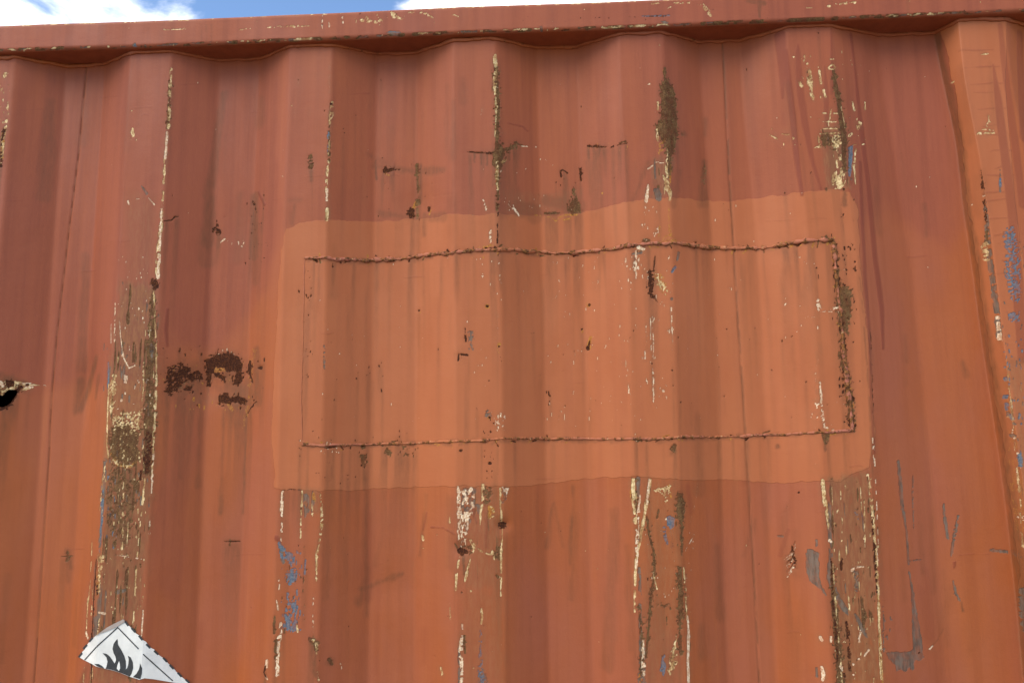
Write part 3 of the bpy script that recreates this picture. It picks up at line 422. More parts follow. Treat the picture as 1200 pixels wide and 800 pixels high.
# --- ridge 4 bottom
W.line('cream', [(742,562,2),(743,585,2.5),(745,612,1.8)], edge=1.2, brk=.08, stretch=3); W.line('ochre', [(741,565,2),(740,585,2)], edge=1.2, brk=.15, amt=.8); W.line('brown', [(745,575,1.5),(745,600,1.2)], edge=.8, brk=.15); W.line('grey', [(748,560,2.2),(748,580,1.8)], edge=.8); W.line('white', [(750,580,.8),(747,620,1.6),(746,650,1.6),(745,665,1)], edge=1.4, brk=.22, stretch=2)
W.line('cream', [(762,562,1.8),(759,580,1.8),(755,605,1.6),(749,635,1.4),(746,655,1.2)], edge=.8, brk=.04, stretch=3); W.line('white', [(761,562,1.2),(758,590,1)], edge=.6); W.line('cream', [(745,655,1),(744,690,1.3),(744,716,1)], edge=.5, brk=.04, stretch=3); W.line('grey', [(749,665,1.8),(750,700,1.5),(751,760,1.5)], edge=1, brk=.08, stretch=3); W.line('brown', [(749,710,1.4),(752,745,1.4),(752,790,2)], edge=1.2, brk=.25)
W.line('brown', [(758,605,.8),(760,625,.9),(766,645,1),(767,670,1.1),(763,700,1.1),(760,740,1),(757,770,1)], edge=.4, stretch=3); W.line('white', [(754,750,1),(754,770,2),(754,790,2)], edge=1.2, brk=.12, stretch=2); W.line('grey', [(753,760,3),(752,800,4)], edge=1.8, brk=.2); W.line('ochre', [(750,790,1.5),(750,800,2)], brk=.15)
W.poly('brown', [(793,577),(799,578),(803,592),(802,606),(798,614),(794,606),(793,592)], edge=2, gf=220); W.line('brown', [(799,614,1.5),(799,650,1.2)], amt=.7, edge=1); W.poly('brown', [(793,662),(799,664),(800,690),(801,705),(800,720),(798,740),(800,765),(796,768),(795,740),(795,700)], edge=2, gf=220); W.line('cream', [(801,665,.8),(803,690,1),(804,712,1),(805,725,1.2)], edge=.8, brk=.2, stretch=2); W.line('white', [(806,722,1),(807,745,1.6),(806,775,1.5),(807,800,1.5)], edge=.5, stretch=3)
W.poly('blue', [(781,606),(786,603),(791,608),(791,616),(786,620),(781,615)], edge=1.5, gf=200); W.line('white', [(780.5,608,1.3)], edge=.7); W.line('blue', [(778,618,2.5),(780,632,2),(782,638,1.2)], edge=1.5, brk=.12, amt=.7); W.line('grey', [(787,620,3),(788,640,2.5)], edge=1.5, amt=.5, brk=.2)
W.poly('cream', [(784,762),(792,755),(794,775),(788,790),(783,785)], edge=2.2, brk=.32, gf=300); W.line('cream', [(792,745,.8),(788,770,1),(785,790,1)], edge=1, brk=.15); W.poly('blue', [(774,768),(780,766),(781,785),(778,792),(774,786)], edge=2, brk=.14); W.line('brown', [(770,708,1.2),(778,710,1.5),(784,708,1)], edge=1.2, brk=.1, amt=.8); W.line('cream', [(765,670,.6),(770,690,.8)], brk=.1, edge=.5); W.line('brown', [(772,598,1.2),(770,607,1)], edge=.8, amt=.8); W.poly('cream', [(764,574),(786,568),(785,582),(780,590),(776,578)], edge=2, brk=.42, gf=320); W.line('ochre', [(784,568,1),(786,582,1)], brk=.2, edge=.8); W.line('white', [(818,565,1),(815,590,1),(808,612,.8)], amt=.5, brk=.25, edge=.8); W.line('white', [(814,625,.7),(803,645,.7)], amt=.7, brk=.15); W.specks('white', 755, 620, 815, 700, 26, (.25, .7), 1.3); W.specks('brown', 755, 570, 800, 790, 26, (.3, 1), 1.5)
W.poly('brown', [(736,558),(750,556),(750,566),(738,568)], edge=2, amt=.35, soft=3)
W.line('drip', [(806,570,3),(810,600,2)], amt=.4, soft=2)
# --- ridge 5 bottom
W.line('cream', [(964,563,2),(967,590,1.8),(970,608,1.5),(972,622,1)], edge=.7, brk=.04, stretch=3); W.line('ochre', [(966,575,1.2),(970,600,1)], amt=.8); W.line('grey', [(972,585,2),(972,620,2),(974,650,2)], edge=1.2, brk=.1, stretch=3); W.line('white', [(972,633,1.8),(975,635,.9)], edge=.6)
for x, y0, y1 in [(975,570,620),(985,575,615),(1008,570,610),(1012,600,640),(1000,660,700)]: W.line('cream', [(x,y0,.5),(x+2,y1,.6)], brk=.35, edge=.5, stretch=3)
W.line('cream', [(1016,556,1.2),(1019,570,1.6),(1021,590,1.6),(1024,620,1.4),(1027,660,1.6),(1029,700,1.3),(1031,740,1.5),(1033,800,1.4)], edge=1, brk=.1, stretch=3); W.line('ochre', [(1023,610,1.6),(1027,670,1.8),(1031,740,1.5),(1034,800,1.5)], edge=1, brk=.2, stretch=2, amt=.9); W.line('rust', [(1021,600,1),(1025,650,1),(1028,700,1)], brk=.35, edge=.8)
W.line('brown', [(975,660,1.2),(976,690,2.2),(979,720,2.8),(982,755,3.2),(985,800,3)], edge=1.4, gf=220); W.line('rust', [(974,655,.8),(976,700,1),(980,745,1.2),(982,780,1)], edge=.7, brk=.2); W.line('cream', [(976,660,.6),(979,700,.7),(984,760,.6),(987,800,.8)], brk=.25, edge=.5, stretch=2)
W.poly('grey', [(943,648),(947,643),(953,642),(959,648),(961,672),(964,692),(958,688),(949,680),(945,668)], edge=1.6, gf=120); W.line('grey', [(957,633,.8),(957,640,.8)]); W.line('grey', [(964,690,1.2),(968,697,.8)], edge=.6); W.poly('grey', [(972,645),(975,650),(974,690),(968,678),(970,660)], edge=1, gf=120, brk=.04); W.poly('grey', [(977,678),(983,695),(993,712),(995,722),(988,716),(980,702)], edge=1.5); W.line('grey', [(1003,720,1.2),(1010,735,2.5),(1016,746,1)], edge=1); W.line('grey', [(1003,670,3),(1005,690,2.5)], edge=1.5, brk=.15, amt=.8); W.line('blue', [(1005,600,5),(1008,606,4)], edge=2.5, brk=.35, amt=.6); W.line('drip', [(1006,595,2.5),(1012,640,2.5)], amt=.6)
W.line('rust', [(992,728,1),(994,750,1.5),(996,785,1.2)], brk=.25, edge=.9); W.line('rust', [(986,655,1.5),(986,668,1)], edge=1, brk=.2); W.line('rust', [(989,791,2)], edge=1.2); W.line('white', [(998,668,1.2),(1003,664,1),(1015,663,.7)], edge=.8, brk=.15); W.line('cream', [(994,695,.7),(996,715,.8)], brk=.2, edge=.5); W.line('white', [(1006,748,.7),(1010,740,.6)]); W.line('white', [(1013,768,.8),(1018,761,.9)], edge=.6); W.line('white', [(1007,772,1.2)], edge=.8); W.line('white', [(1000,778,1.2)], edge=.7); W.line('white', [(1008,738,.6),(1007,752,.7)]); W.line('white', [(985,780,1.4),(987,785,1)], edge=.8); W.line('white', [(1000,790,1)], edge=.6); W.specks('cream', 975, 560, 1030, 800, 60, (.25, .8), 2); W.specks('brown', 975, 560, 1030, 800, 40, (.3, 1.0), 2.5)
W.line('white', [(961,746,1.5),(963,749,1.8)], edge=.7); W.line('white', [(974,746,1.4),(974,751,1.2)], edge=.7); W.line('white', [(963,781,1.2),(965,790,1.8),(964,796,1.3)], edge=.8); W.line('grey', [(957,782,.9),(957,792,1)], edge=.5)
for k in range(9): W.line('white' if k % 3 else 'rust', [(918+k*.6, 652+k*3, .4), (927+k*.3, 646+k*2.6, .6), (932, 634+k*3.4, .5)], brk=.2, edge=.4, amt=.75)
W.line('grey', [(912,628,1),(917,628,1.2)], edge=.7); W.line('rust', [(928,640,.7),(933,665,.9)], brk=.3, edge=.6); W.line('drip', [(914,650,2),(924,620,1.5)], amt=.4); W.line('rust', [(915,605,.5),(926,588,.5)], amt=.5); W.line('rust', [(936,577,.8)])
W.line('grey', [(1055,540,2),(1057,560,2.5),(1060,590,2.5),(1066,620,1.5),(1069,660,1.6)], edge=.8, amt=.8, stretch=2); W.line('grey', [(1073,558,1.5),(1073,580,1.2),(1075,620,1)], edge=.8, amt=.8, brk=.08); W.line('grey', [(1070,657,1),(1085,655,.8)], edge=.8, brk=.15, amt=.8); W.line('grey', [(1070,670,1),(1074,690,1.2),(1076,710,2.5),(1080,740,5),(1082,760,6)], edge=1, stretch=2); W.poly('grey', [(1038,763),(1050,764),(1070,762),(1078,757),(1087,762),(1090,770),(1084,774),(1078,773),(1076,782),(1074,786),(1070,780),(1065,787),(1060,784),(1052,786),(1050,778),(1042,770)], edge=1.6, gf=160); W.line('rust', [(1083,764,1.2)], edge=.8)
W.line('grey', [(1112,590,1),(1115,610,1.6),(1119,630,1.4)], edge=.8); W.line('grey', [(1126,604,1.2),(1124,630,1.8),(1123,650,1.2)], edge=1, brk=.06); W.line('drip', [(1126,658,.8),(1126,664,.8)]); W.line('grey', [(1126,680,.8),(1129,695,1.4),(1132,703,1)], edge=.8); W.line('grime_shade', [(1133,705,.8),(1135,716,.8)], amt=.8); W.line('grey', [(1158,644,1.8),(1170,646,2)], edge=1, amt=.8); W.line('grey', [(1175,645,1.6),(1186,652,1.6)], amt=.5, edge=1)
W.line('white', [(1097,760,1),(1101,756,1)], brk=.1, edge=.5); W.line('grime_shade', [(1116,735,.6),(1108,748,.6),(1100,757,.6)], amt=.5); W.line('grime_shade', [(1125,690,6),(1112,735,5)], amt=.2, soft=6); W.line('white', [(1070,645,2),(1063,690,2)], brk=.5, edge=3, amt=.35); W.specks('grey', 1035, 720, 1050, 765, 14, (.3, .8), 2); W.line('grey', [(1036,710,.8),(1036,765,.8)], brk=.35, edge=.7); W.line('white', [(1090,313,.6)]); W.line('white', [(1032,760,.6),(1040,763,.6)], brk=.2)
# --- right edge ridge 6
W.line('cream', [(1145,157,1),(1165,156,1.4)], edge=1.2, brk=.1); W.line('cream', [(1158,136,.8),(1160,142,1.5),(1156,148,1)], edge=1.2, brk=.15); W.line('cream', [(1150,64,.6),(1158,63,.8)], edge=.4); W.line('cream', [(1150,152,.5),(1164,153,.6)], brk=.2); W.line('cream', [(1113,98,.6)])
W.line('rust', [(1149,200,.5),(1152,235,.6),(1155,270,.6)], brk=.3, amt=.8); W.line('white', [(1152,230,.9)], edge=.5); W.line('grey', [(1153,235,.8),(1156,280,1.4),(1159,310,1.1),(1166,360,1.2),(1168,395,1)], edge=.6, brk=.12, stretch=2); W.poly('brown', [(1152,272),(1156,270),(1157,285),(1153,282)], edge=1); W.line('cream', [(1151,285,1.5),(1153,305,1.5)], edge=1.3, brk=.22); W.line('white', [(1167,370,.8),(1170,400,1)], edge=.6, brk=.12); W.line('blue', [(1172,210,1.5),(1172,218,1.8)], edge=.9); W.line('grey', [(1172,200,.8),(1172,225,1)], brk=.15)
W.poly('blue', [(1176,268),(1188,264),(1194,290),(1196,320),(1197,352),(1186,356),(1178,320)], edge=3, brk=.36, gf=260, stretch=.8); W.poly('blue', [(1180,365),(1195,365),(1196,378),(1184,378)], edge=2.5, brk=.34, gf=260); W.specks('blue', 1175, 380, 1200, 500, 40, (.5, 1.3), 1.4); W.specks('grey', 1175, 270, 1200, 520, 40, (.4, 1.1), 1.4)
for x, y0, y1 in [(1180,430,520),(1186,520,600),(1191,600,680),(1196,660,740)]: W.line('cream', [(x,y0,.1),(x+4,(y0+y1)/2,.4),(x+8,y1,.1)], brk=.35, edge=.5, stretch=4, amt=.8)
W.line('ochre', [(1180,420,2),(1184,520,2.5),(1192,620,2.5)], brk=.3, edge=2, stretch=4, amt=.6); W.line('blue', [(1195,530,2),(1197,545,2)], edge=1.2, brk=.15); W.specks('white', 1183, 500, 1200, 680, 10, (.2, .6), 1.5); W.line('cream', [(1176,488,.7)]); W.line('grey', [(1196,690,1.5),(1199,740,1.8)], edge=1)
for k in range(16): y = 60+k*16+(k*37 % 11); W.line('drip', [(1118+(k*53 % 25)+y*.12, y, .35), (1138+(k*29 % 22)+y*.12, y-1-(k % 3), .5), (1158+(k*17 % 12)+y*.1, y-2, .3)], edge=.8, amt=.5, gf=60, soft=.9)
rg = random.Random(5)     # soft weather smudges running down the sheets
for _ in range(70):
    x, y = rg.uniform(5, 1190), rg.choice((rg.uniform(70, 240), rg.uniform(580, 740), rg.uniform(70, 740))); L_ = rg.uniform(25, 110); w_ = rg.uniform(1.5, 7)
    W.line(rg.choice(('grime_shade', 'grime_shade', 'drip')), [(x, y, w_*.6), (x+(x-560)*L_*.00013, y+L_, w_)], edge=4, soft=5, amt=rg.uniform(.12, .38), stretch=5, gf=70)
for _ in range(46):       # hairline cracks and roller marks across the faces
    x, y = rg.uniform(5, 1180), rg.choice((rg.uniform(75, 330), rg.uniform(75, 760))); L_ = rg.uniform(8, 38)
    W.line(rg.choice(('drip', 'drip', 'white')), [(x, y, .1), (x+L_*.5, y-L_*.04+rg.uniform(-1.5, 1.5), .35), (x+L_, y-L_*.06, .1)], edge=.9, soft=.9, amt=rg.uniform(.25, .5), gf=60)
W.specks('rust', 200, 80, 1150, 260, 40, (.25, .6)); W.specks('white', 200, 70, 1150, 260, 30, (.25, .55)); W.specks('rust', 200, 590, 1150, 790, 35, (.25, .6)); W.specks('cream', 380, 590, 960, 790, 20, (.25, .6))
#END FEATURES#
def blur(a, n, m):
    for ax, w in ((1, n), (0, m)):
        if w < 1: continue
        for _ in range(2):
            p = np.pad(a, [(w, w) if i == ax else (0, 0) for i in (0, 1)], mode='edge'); c_ = np.cumsum(p, ax, dtype=np.float64)
            c_ = np.concatenate([np.zeros_like(np.take(c_, [0], ax)), c_], ax); N = a.shape[ax]
            a = ((np.take(c_, np.arange(2*w+1, 2*w+1+N), ax)-np.take(c_, np.arange(N), ax))/(2*w+1)).astype(np.float32)
    return a
# corrosion stains the paint round it and bleeds down the sheet
corr_ = np.maximum(M['rust'], M['brown']*.85); run = np.zeros_like(corr_); acc = np.zeros(corr_.shape[1], np.float32)
for i_ in range(corr_.shape[0]-1, -1, -1): acc = np.maximum(acc*.985, corr_[i_]); run[i_] = acc
run = blur(run, 1, 4)*sst(.32, .60, fbm(UD, ZD, 90, 801, 2, 1, .06))
hal = np.clip(blur(corr_, 4, 6)*1.8, 0, 1)*(.35+.95*fbm(UD, ZD, 120, 811, 3))
M['grime_shade'] = np.clip(np.maximum(np.maximum(M['grime_shade']*1.15, run*.85), hal*.8), 0, 1)
M['worn'] = np.clip(np.maximum(M['worn'], blur(np.maximum(M['cream'], M['white']), 2, 3)*1.5*sst(.3, .6, fbm(UD, ZD, 150, 821, 2))), 0, 1)
M['brown'] = np.maximum(M['brown'], blur(M['cream'], 1, 2)*sst(.52, .64, fbm(UD, ZD, 260, 831, 2))*.9)
for ch_, sd_ in (('brown', 871), ('rust', 881)):   # crumbs flaked off round each patch
    M[ch_] = np.maximum(M[ch_], sst(.60, .68, fbm(UD, ZD, 330, sd_, 2))*sst(.06, .30, blur(M[ch_], 3, 4)))
# hairline scuffs down the worn outer faces
for ch_, sd_, th_ in (('cream', 841, .76), ('brown', 851, .66), ('grey', 861, .71)):
    hs = sst(th_, th_+.10, fbm(UD, ZD, 300, sd_, 2, 1, .045)*.6+.4*vn(UD, ZD, 60, 45, sd_+5))
    M[ch_] = np.maximum(M[ch_], hs*sst(.25, .7, M['worn']))

# ------------------------------------------------------------------ materials
def mat_new(name):
    m = bpy.data.materials.new(name); m.use_nodes = True; nt = m.node_tree; nt.nodes.clear()
    o = nt.nodes.new('ShaderNodeOutputMaterial'); b = nt.nodes.new('ShaderNodeBsdfPrincipled')
    nt.links.new(b.outputs[0], o.inputs[0]); return m, nt, b
class NT:
    def __init__(s, nt): s.nt = nt
    def plug(s, sock, v):
        if isinstance(v, bpy.types.NodeSocket): s.nt.links.new(v, sock)
        elif isinstance(v, tuple) and len(v) == 3 and sock.type == 'RGBA': sock.default_value = v+(1,)
        else: sock.default_value = v
    def math(s, op, a, b=0.0, c=None):
        n = s.nt.nodes.new('ShaderNodeMath'); n.operation = op; s.plug(n.inputs[0], a); s.plug(n.inputs[1], b)
        if c is not None: s.plug(n.inputs[2], c)
        return n.outputs[0]
    def mix(s, f, a, b, mode='MIX'):
        n = s.nt.nodes.new('ShaderNodeMix'); n.data_type = 'RGBA'; n.blend_type = mode
        s.plug(n.inputs[0], f); s.plug(n.inputs[6], a); s.plug(n.inputs[7], b); return n.outputs[2]
    def rng(s, v, a, b, c=0.0, d=1.0, smooth=True):
        n = s.nt.nodes.new('ShaderNodeMapRange'); n.interpolation_type = 'SMOOTHSTEP' if smooth else 'LINEAR'
        for i, x in enumerate((v, a, b, c, d)): s.plug(n.inputs[i], x)
        return n.outputs[0]
    def coord(s, scale=(1, 1, 1), loc=(0, 0, 0)):
        t = s.nt.nodes.new('ShaderNodeTexCoord'); m = s.nt.nodes.new('ShaderNodeMapping')
        m.inputs['Scale'].default_value = scale; m.inputs['Location'].default_value = loc
        s.nt.links.new(t.outputs['Object'], m.inputs[0]); return m.outputs[0]
    def noise(s, scale, detail=3, rough=.55, stretch=(1, 1, 1), loc=(0, 0, 0), dist=0):
        n = s.nt.nodes.new('ShaderNodeTexNoise'); n.inputs['Scale'].default_value = scale; n.inputs['Detail'].default_value = detail
        n.inputs['Roughness'].default_value = rough; n.inputs['Distortion'].default_value = dist
        s.nt.links.new(s.coord(stretch, loc), n.inputs['Vector']); return n.outputs['Fac']
    def attr(s, name):
        n = s.nt.nodes.new('ShaderNodeAttribute'); n.attribute_name = name; return n.outputs['Fac']
    def bump(s, h, dist, strength=1.0, nrm=None):
        n = s.nt.nodes.new('ShaderNodeBump'); n.inputs['Distance'].default_value = dist; n.inputs['Strength'].default_value = strength
        s.plug(n.inputs['Height'], h)
        if nrm is not None: s.plug(n.inputs['Normal'], nrm)
        return n.outputs[0]
PAINT = (0.350, 0.088, 0.024)
def paint_material(name, wear=True, rusty=0.0, base=PAINT):
    m, nt, b = mat_new(name); k = NT(nt)
    mid = k.noise(14, 3, .6, (1, 1, .35)); streak = k.noise(55, 3, .6, (1, 1, .035)); fine = k.noise(330, 2, .6)
    e1 = k.math('SUBTRACT', k.noise(480, 3, .7), .5); e2 = k.math('SUBTRACT', k.noise(220, 3, .65, (1, 1, .22), (3, 1, 2)), .5)
    pink = tuple(c*f for c, f in zip(base, (.97, 1.10, 1.7))); dark = tuple(c*f for c, f in zip(base, (.72, .68, .72))); pale = tuple(c*f for c, f in zip(base, (1.22, 1.5, 1.7)))
    big = k.noise(3.5, 2, .6, (1.6, 1, .6), (2, 0, 5))
    col = k.mix(k.rng(mid, .35, .68, 0, .7), base, pink)
    col = k.mix(k.rng(big, .42, .72, 0, .6), col, tuple(c*f for c, f in zip(base, (.92, .99, 1.8))))
    col = k.mix(k.rng(big, .50, .28, 0, .6), col, tuple(c*f for c, f in zip(base, (1.12, 1.16, .9))))
    col = k.mix(k.rng(streak, .42, .72, 0, .34), col, dark)
    col = k.mix(k.rng(streak, .40, .25, 0, .28), col, pale)
    col = k.mix(k.rng(e2, .05, .25, 0, .10), col, dark)
    rough = k.rng(mid, .3, .7, .50, .66)
    if wear:
        A = {c: k.attr(c) for c in CH}
        def hard(c, amp=.55, top=.72, e=e1): return k.rng(k.math('MULTIPLY_ADD', e, amp, k.math('MULTIPLY', A[c], top)), .33, .58)
        def soft(c, amp=.35, e=e2): return k.rng(k.math('MULTIPLY_ADD', e, k.math('MULTIPLY', A[c], amp), A[c]), 0.02, 1.0, 0, 1, False)
        coat = hard('coat', .2, 1.0)
        cc = k.mix(k.rng(mid, .35, .7, 0, .7), (0.425, 0.126, 0.042), (0.390, 0.108, 0.035))
        cc = k.mix(k.rng(streak, .45, .7, 0, .22), cc, (0.32, 0.09, 0.035))
        col = k.mix(k.math('MULTIPLY', coat, .92), col, cc)
        col = k.mix(k.math('MULTIPLY', soft('mauve', .5), k.math('SUBTRACT', .80, k.math('MULTIPLY', coat, .80))), col, k.mix(k.rng(streak, .35, .7), (0.292, 0.071, 0.031), (0.235, 0.056, 0.026)))
        dr = soft('drip', .2); col = k.mix(k.math('MULTIPLY', dr, .70), col, (0.190, 0.036, 0.016))
        grain = k.rng(fine, .36, .64); patchy = k.noise(85, 4, .7, (1, 1, .5), (9, 4, 2)); op = k.rng(patchy, .34, .60, .50, 1.0)
        def over(c, m, f=1.0): return k.mix(k.math('MULTIPLY', m, k.math('MULTIPLY', op, f)), col, c)
        wn_ = soft('worn', 2.4); col = k.mix(k.math('MULTIPLY', wn_, .72), col, k.mix(k.rng(e2, -.16, .16), (0.155, 0.062, 0.024), (0.275, 0.118, 0.046)))
        col = k.mix(k.math('MULTIPLY', soft('grime_shade', 1.6), .66), col, (0.120, 0.047, 0.016))
        ochre = hard('ochre', .9, .62); col = k.mix(k.math('MULTIPLY', ochre, .85), col, k.mix(grain, (0.30, 0.105, 0.014), (0.48, 0.22, 0.04)))
        grey = hard('grey', .7, .75); col = over(k.mix(k.rng(e2, -.15, .15), (0.090, 0.066, 0.045), (0.165, 0.128, 0.092)), grey, .9)
        blue = hard('blue', .7, .72); col = over(k.mix(grain, (0.055, 0.095, 0.130), (0.135, 0.170, 0.190)), blue, .92)
        brown = hard('brown', .6, .78); bc = k.mix(k.rng(patchy, .36, .64), (0.070, 0.034, 0.012), (0.195, 0.096, 0.034)); bc = k.mix(k.rng(e1, .02, .20, 0, .7), bc, (0.27, 0.15, 0.06)); bc = k.mix(k.rng(e1, -.02, -.2, 0, .8), bc, (0.04, 0.017, 0.006)); col = over(bc, brown)
        cream = hard('cream', .65, .72); col = over(k.mix(k.rng(patchy, .40, .60), k.mix(grain, (0.30, 0.15, 0.05), (0.52, 0.32, 0.12)), k.mix(grain, (0.56, 0.35, 0.14), (0.80, 0.60, 0.31))), cream)
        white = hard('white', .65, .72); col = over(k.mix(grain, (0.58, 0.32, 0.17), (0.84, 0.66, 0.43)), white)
        rust = hard('rust', .8, .74); col = k.mix(rust, col, k.mix(k.rng(e1, -.06, .22), (0.052, 0.013, 0.004), (0.190, 0.055, 0.012)))
        corr = k.math('MAXIMUM', rust, brown); chip = k.math('MAXIMUM', k.math('MAXIMUM', cream, white), k.math('MAXIMUM', blue, grey))
        rough = k.math('MAXIMUM', rough, k.math('MULTIPLY', k.math('MAXIMUM', corr, ochre), .92)); rough = k.math('MAXIMUM', rough, k.math('MULTIPLY', k.math('MAXIMUM', chip, wn_), .7))
        h = k.math('MULTIPLY', k.math('MAXIMUM', chip, corr), -.0006)
        h = k.math('MULTIPLY_ADD', corr, k.math('MULTIPLY', e1, .0030), h)
        h = k.math('MULTIPLY_ADD', coat, .0004, h); h = k.math('MULTIPLY_ADD', dr, .0004, h)
    else:
        r = k.rng(k.math('ADD', k.noise(90, 4, .7), k.math('MULTIPLY', e1, .3)), .64-rusty*.25, .72-rusty*.25)
        col = k.mix(r, col, k.mix(k.rng(fine, .35, .65), (0.075, 0.028, 0.010), (0.26, 0.10, 0.025))); rough = k.math('MAXIMUM', rough, k.math('MULTIPLY', r, .9))
        if rusty > .3: col = k.mix(k.rng(k.noise(150, 3, .6, loc=(7, 3, 1)), .63, .70), col, (0.55, 0.29, 0.13))  # pale highlight specks put into the bead colour
        h = k.math('MULTIPLY', r, .0004)
    h = k.math('MULTIPLY_ADD', k.noise(30, 3, .6, (1, 1, 1.3)), .0006, h)
    h = k.math('MULTIPLY_ADD', fine, .00012, h)
    nt.links.new(col, b.inputs['Base Color']); nt.links.new(rough, b.inputs['Roughness']); nt.links.new(k.bump(h, 1.0), b.inputs['Normal'])
    b.inputs['Specular IOR Level'].default_value = .27
    return m
M_PAINT = paint_material('weathered_oxide_paint'); M_PLAIN = paint_material('oxide_paint', False, .0); M_BEAD = {r_: paint_material('weld_paint', False, r_, (0.40, 0.12, 0.045)) for r_ in (.66, .9, .6, .1)}
def simple(name, col, rough=.6, var=.12, scale=60):
    m, nt, b = mat_new(name); k = NT(nt); n = k.noise(scale, 4, .6)
    c = k.mix(k.rng(n, .3, .7), tuple(v*(1-var) for v in col), tuple(min(1, v*(1+var)) for v in col))
    nt.links.new(c, b.inputs['Base Color']); b.inputs['Roughness'].default_value = rough; return m

# ------------------------------------------------------------------ ground
m_gr, nt, b = mat_new('gravel_yard'); k = NT(nt)
c = k.mix(k.rng(k.noise(.6, 5, .6), .35, .65), (0.25, 0.205, 0.155), (0.19, 0.155, 0.12)); c = k.mix(k.rng(k.noise(60, 3, .6), .4, .62), c, (0.28, 0.24, 0.19))
nt.links.new(c, b.inputs['Base Color']); b.inputs['Roughness'].default_value = .95; nt.links.new(k.bump(k.noise(60, 4, .6), .02), b.inputs['Normal'])
gv = np.array([[x, y, 0] for y in np.linspace(-400, 400, 9) for x in np.linspace(-400, 400, 9)], float)
g = link('ground', mesh_np('ground', gv, grid_faces(9, 9), False), m_gr); g['kind'] = 'structure'

# ------------------------------------------------------------------ shipping container
cont = bpy.data.objects.new('shipping_container', None); C.objects.link(cont)
tag(cont, 'rusty orange-red corrugated steel shipping container with a welded rectangular patch in its side', 'container')
UU, ZZ = np.meshgrid(U1, Z1)
wx = np.stack([warp(U1, np.full(NU, z)) for z in Z1], 0)
Yg = depth(UU)+dents(UU, ZZ)*np.clip((Z_TOP-ZZ)/.05, 0, 1)
XX = UU+wx
full = {}
for c_ in CH:
    a = np.zeros(UU.shape, np.float32); a[iz0:iz0+nzd, iu0:iu0+nud] = M[c_]; full[c_] = a
pit = np.maximum(full['rust'], full['brown']); Yg = Yg+pit*(fbm(UU, ZZ, 180, 401, 3)-.42)*.0022
# seams between the sheets: narrow grooves
sa = sorted([to_wall(*p) for p in SEAM_A], key=lambda p: p[1]); sb = sorted([to_wall(*p) for p in SEAM_B], key=lambda p: p[1])
sa_u = np.interp(Z1, [p[1] for p in sa], [p[0] for p in sa]); sb_u = np.interp(Z1, [p[1] for p in sb], [p[0] for p in sb])
for su, gr in ((sa_u, .6), (sb_u, .4)):
    dd = UU-su[:, None]
    Yg = Yg+gr*.0026*np.exp(-(dd/.0019)**2)-gr*.0012*sst(.022, .003, np.abs(dd-.004))*(dd > 0)
# patch plate outline (weld line) in wall coordinates
TOPL = [(357,303),(366,302),(385,302.5),(400,304),(430,305),(470,303),(500,299),(530,296),(560,293),(590,292),(625,295),(660,297),(690,295),(715,292),(735,288),(755,286),(790,285),(820,289),(850,291),(880,291),(905,289),(925,285),(950,282),(977,281)]
RIGHTL = [(977,281),(979,300),(981,335),(985,365),(988,400),(992,440),(996,475),(999,504)]
BOTL = [(999,504),(975,506),(940,508),(905,509),(870,511),(840,512),(800,512),(760,514),(700,514),(640,514),(600,513),(567,516),(530,517),(480,519),(440,520),(400,521),(380,522),(354,520)]
LEFTL = [(354,520),(353,470),(355,400),(356,340),(357,303)]
def wall_path(pts, n=6):
    out = []
    for p, q in zip(pts, pts[1:]):
        for t in range(n): out.append(to_wall(p[0]+(q[0]-p[0])*t/n, p[1]+(q[1]-p[1])*t/n))
    out.append(to_wall(*pts[-1])); return out
ppoly = wall_path(TOPL, 1)[:-1]+wall_path(RIGHTL, 1)[:-1]+wall_path(BOTL, 1)[:-1]+wall_path(LEFTL, 1)[:-1]
uc = (UU[:-1, :-1]+UU[1:, 1:])/2; zc = (ZZ[:-1, :-1]+ZZ[1:, 1:])/2
ins = np.zeros(uc.shape, bool)
for (x0, z0), (x1, z1) in zip(ppoly, ppoly[1:]+ppoly[:1]):
    if abs(z1-z0) > 1e-9: ins ^= ((z0 > zc) != (z1 > zc)) & (uc < x0+(zc-z0)*(x1-x0)/(z1-z0))
hole = np.zeros(uc.shape, bool); hole[iz0:iz0+nzd-1, iu0:iu0+nud-1] = HOLE[:-1, :-1]
zrow = (Z1[:-1]+Z1[1:])/2
sA = np.interp(zrow, Z1, sa_u)[:, None]; sB = np.interp(zrow, Z1, sb_u)[:, None]
sid = np.zeros(uc.shape, int)                 # sheets between seams
for s_ in (sA-1.112*2, sA-1.112, sA, sB, sB+1.112, sB+2.224): sid += (uc > s_)
allV = np.stack([XX, Yg, ZZ], -1).reshape(-1, 3); allF = grid_faces(NZ, NU)
flat = {c_: full[c_].ravel() for c_ in CH}
def sub_panel(name, mask, label=None):
    F = allF[mask.ravel()]
    if len(F) == 0: return None
    used = np.zeros(len(allV), bool); used[F.ravel()] = True; idx = np.cumsum(used)-1
    o = link(name, mesh_np(name, allV[used], idx[F], True, {c_: flat[c_][used] for c_ in CH}), M_PAINT, cont)
    if label: o['label'] = label
    return o
for s_ in range(7): sub_panel('side_panel', (sid == s_) & ~ins & ~hole)
patch = sub_panel('patch_plate', ins, 'lighter rectangular steel patch welded into the corrugated side')

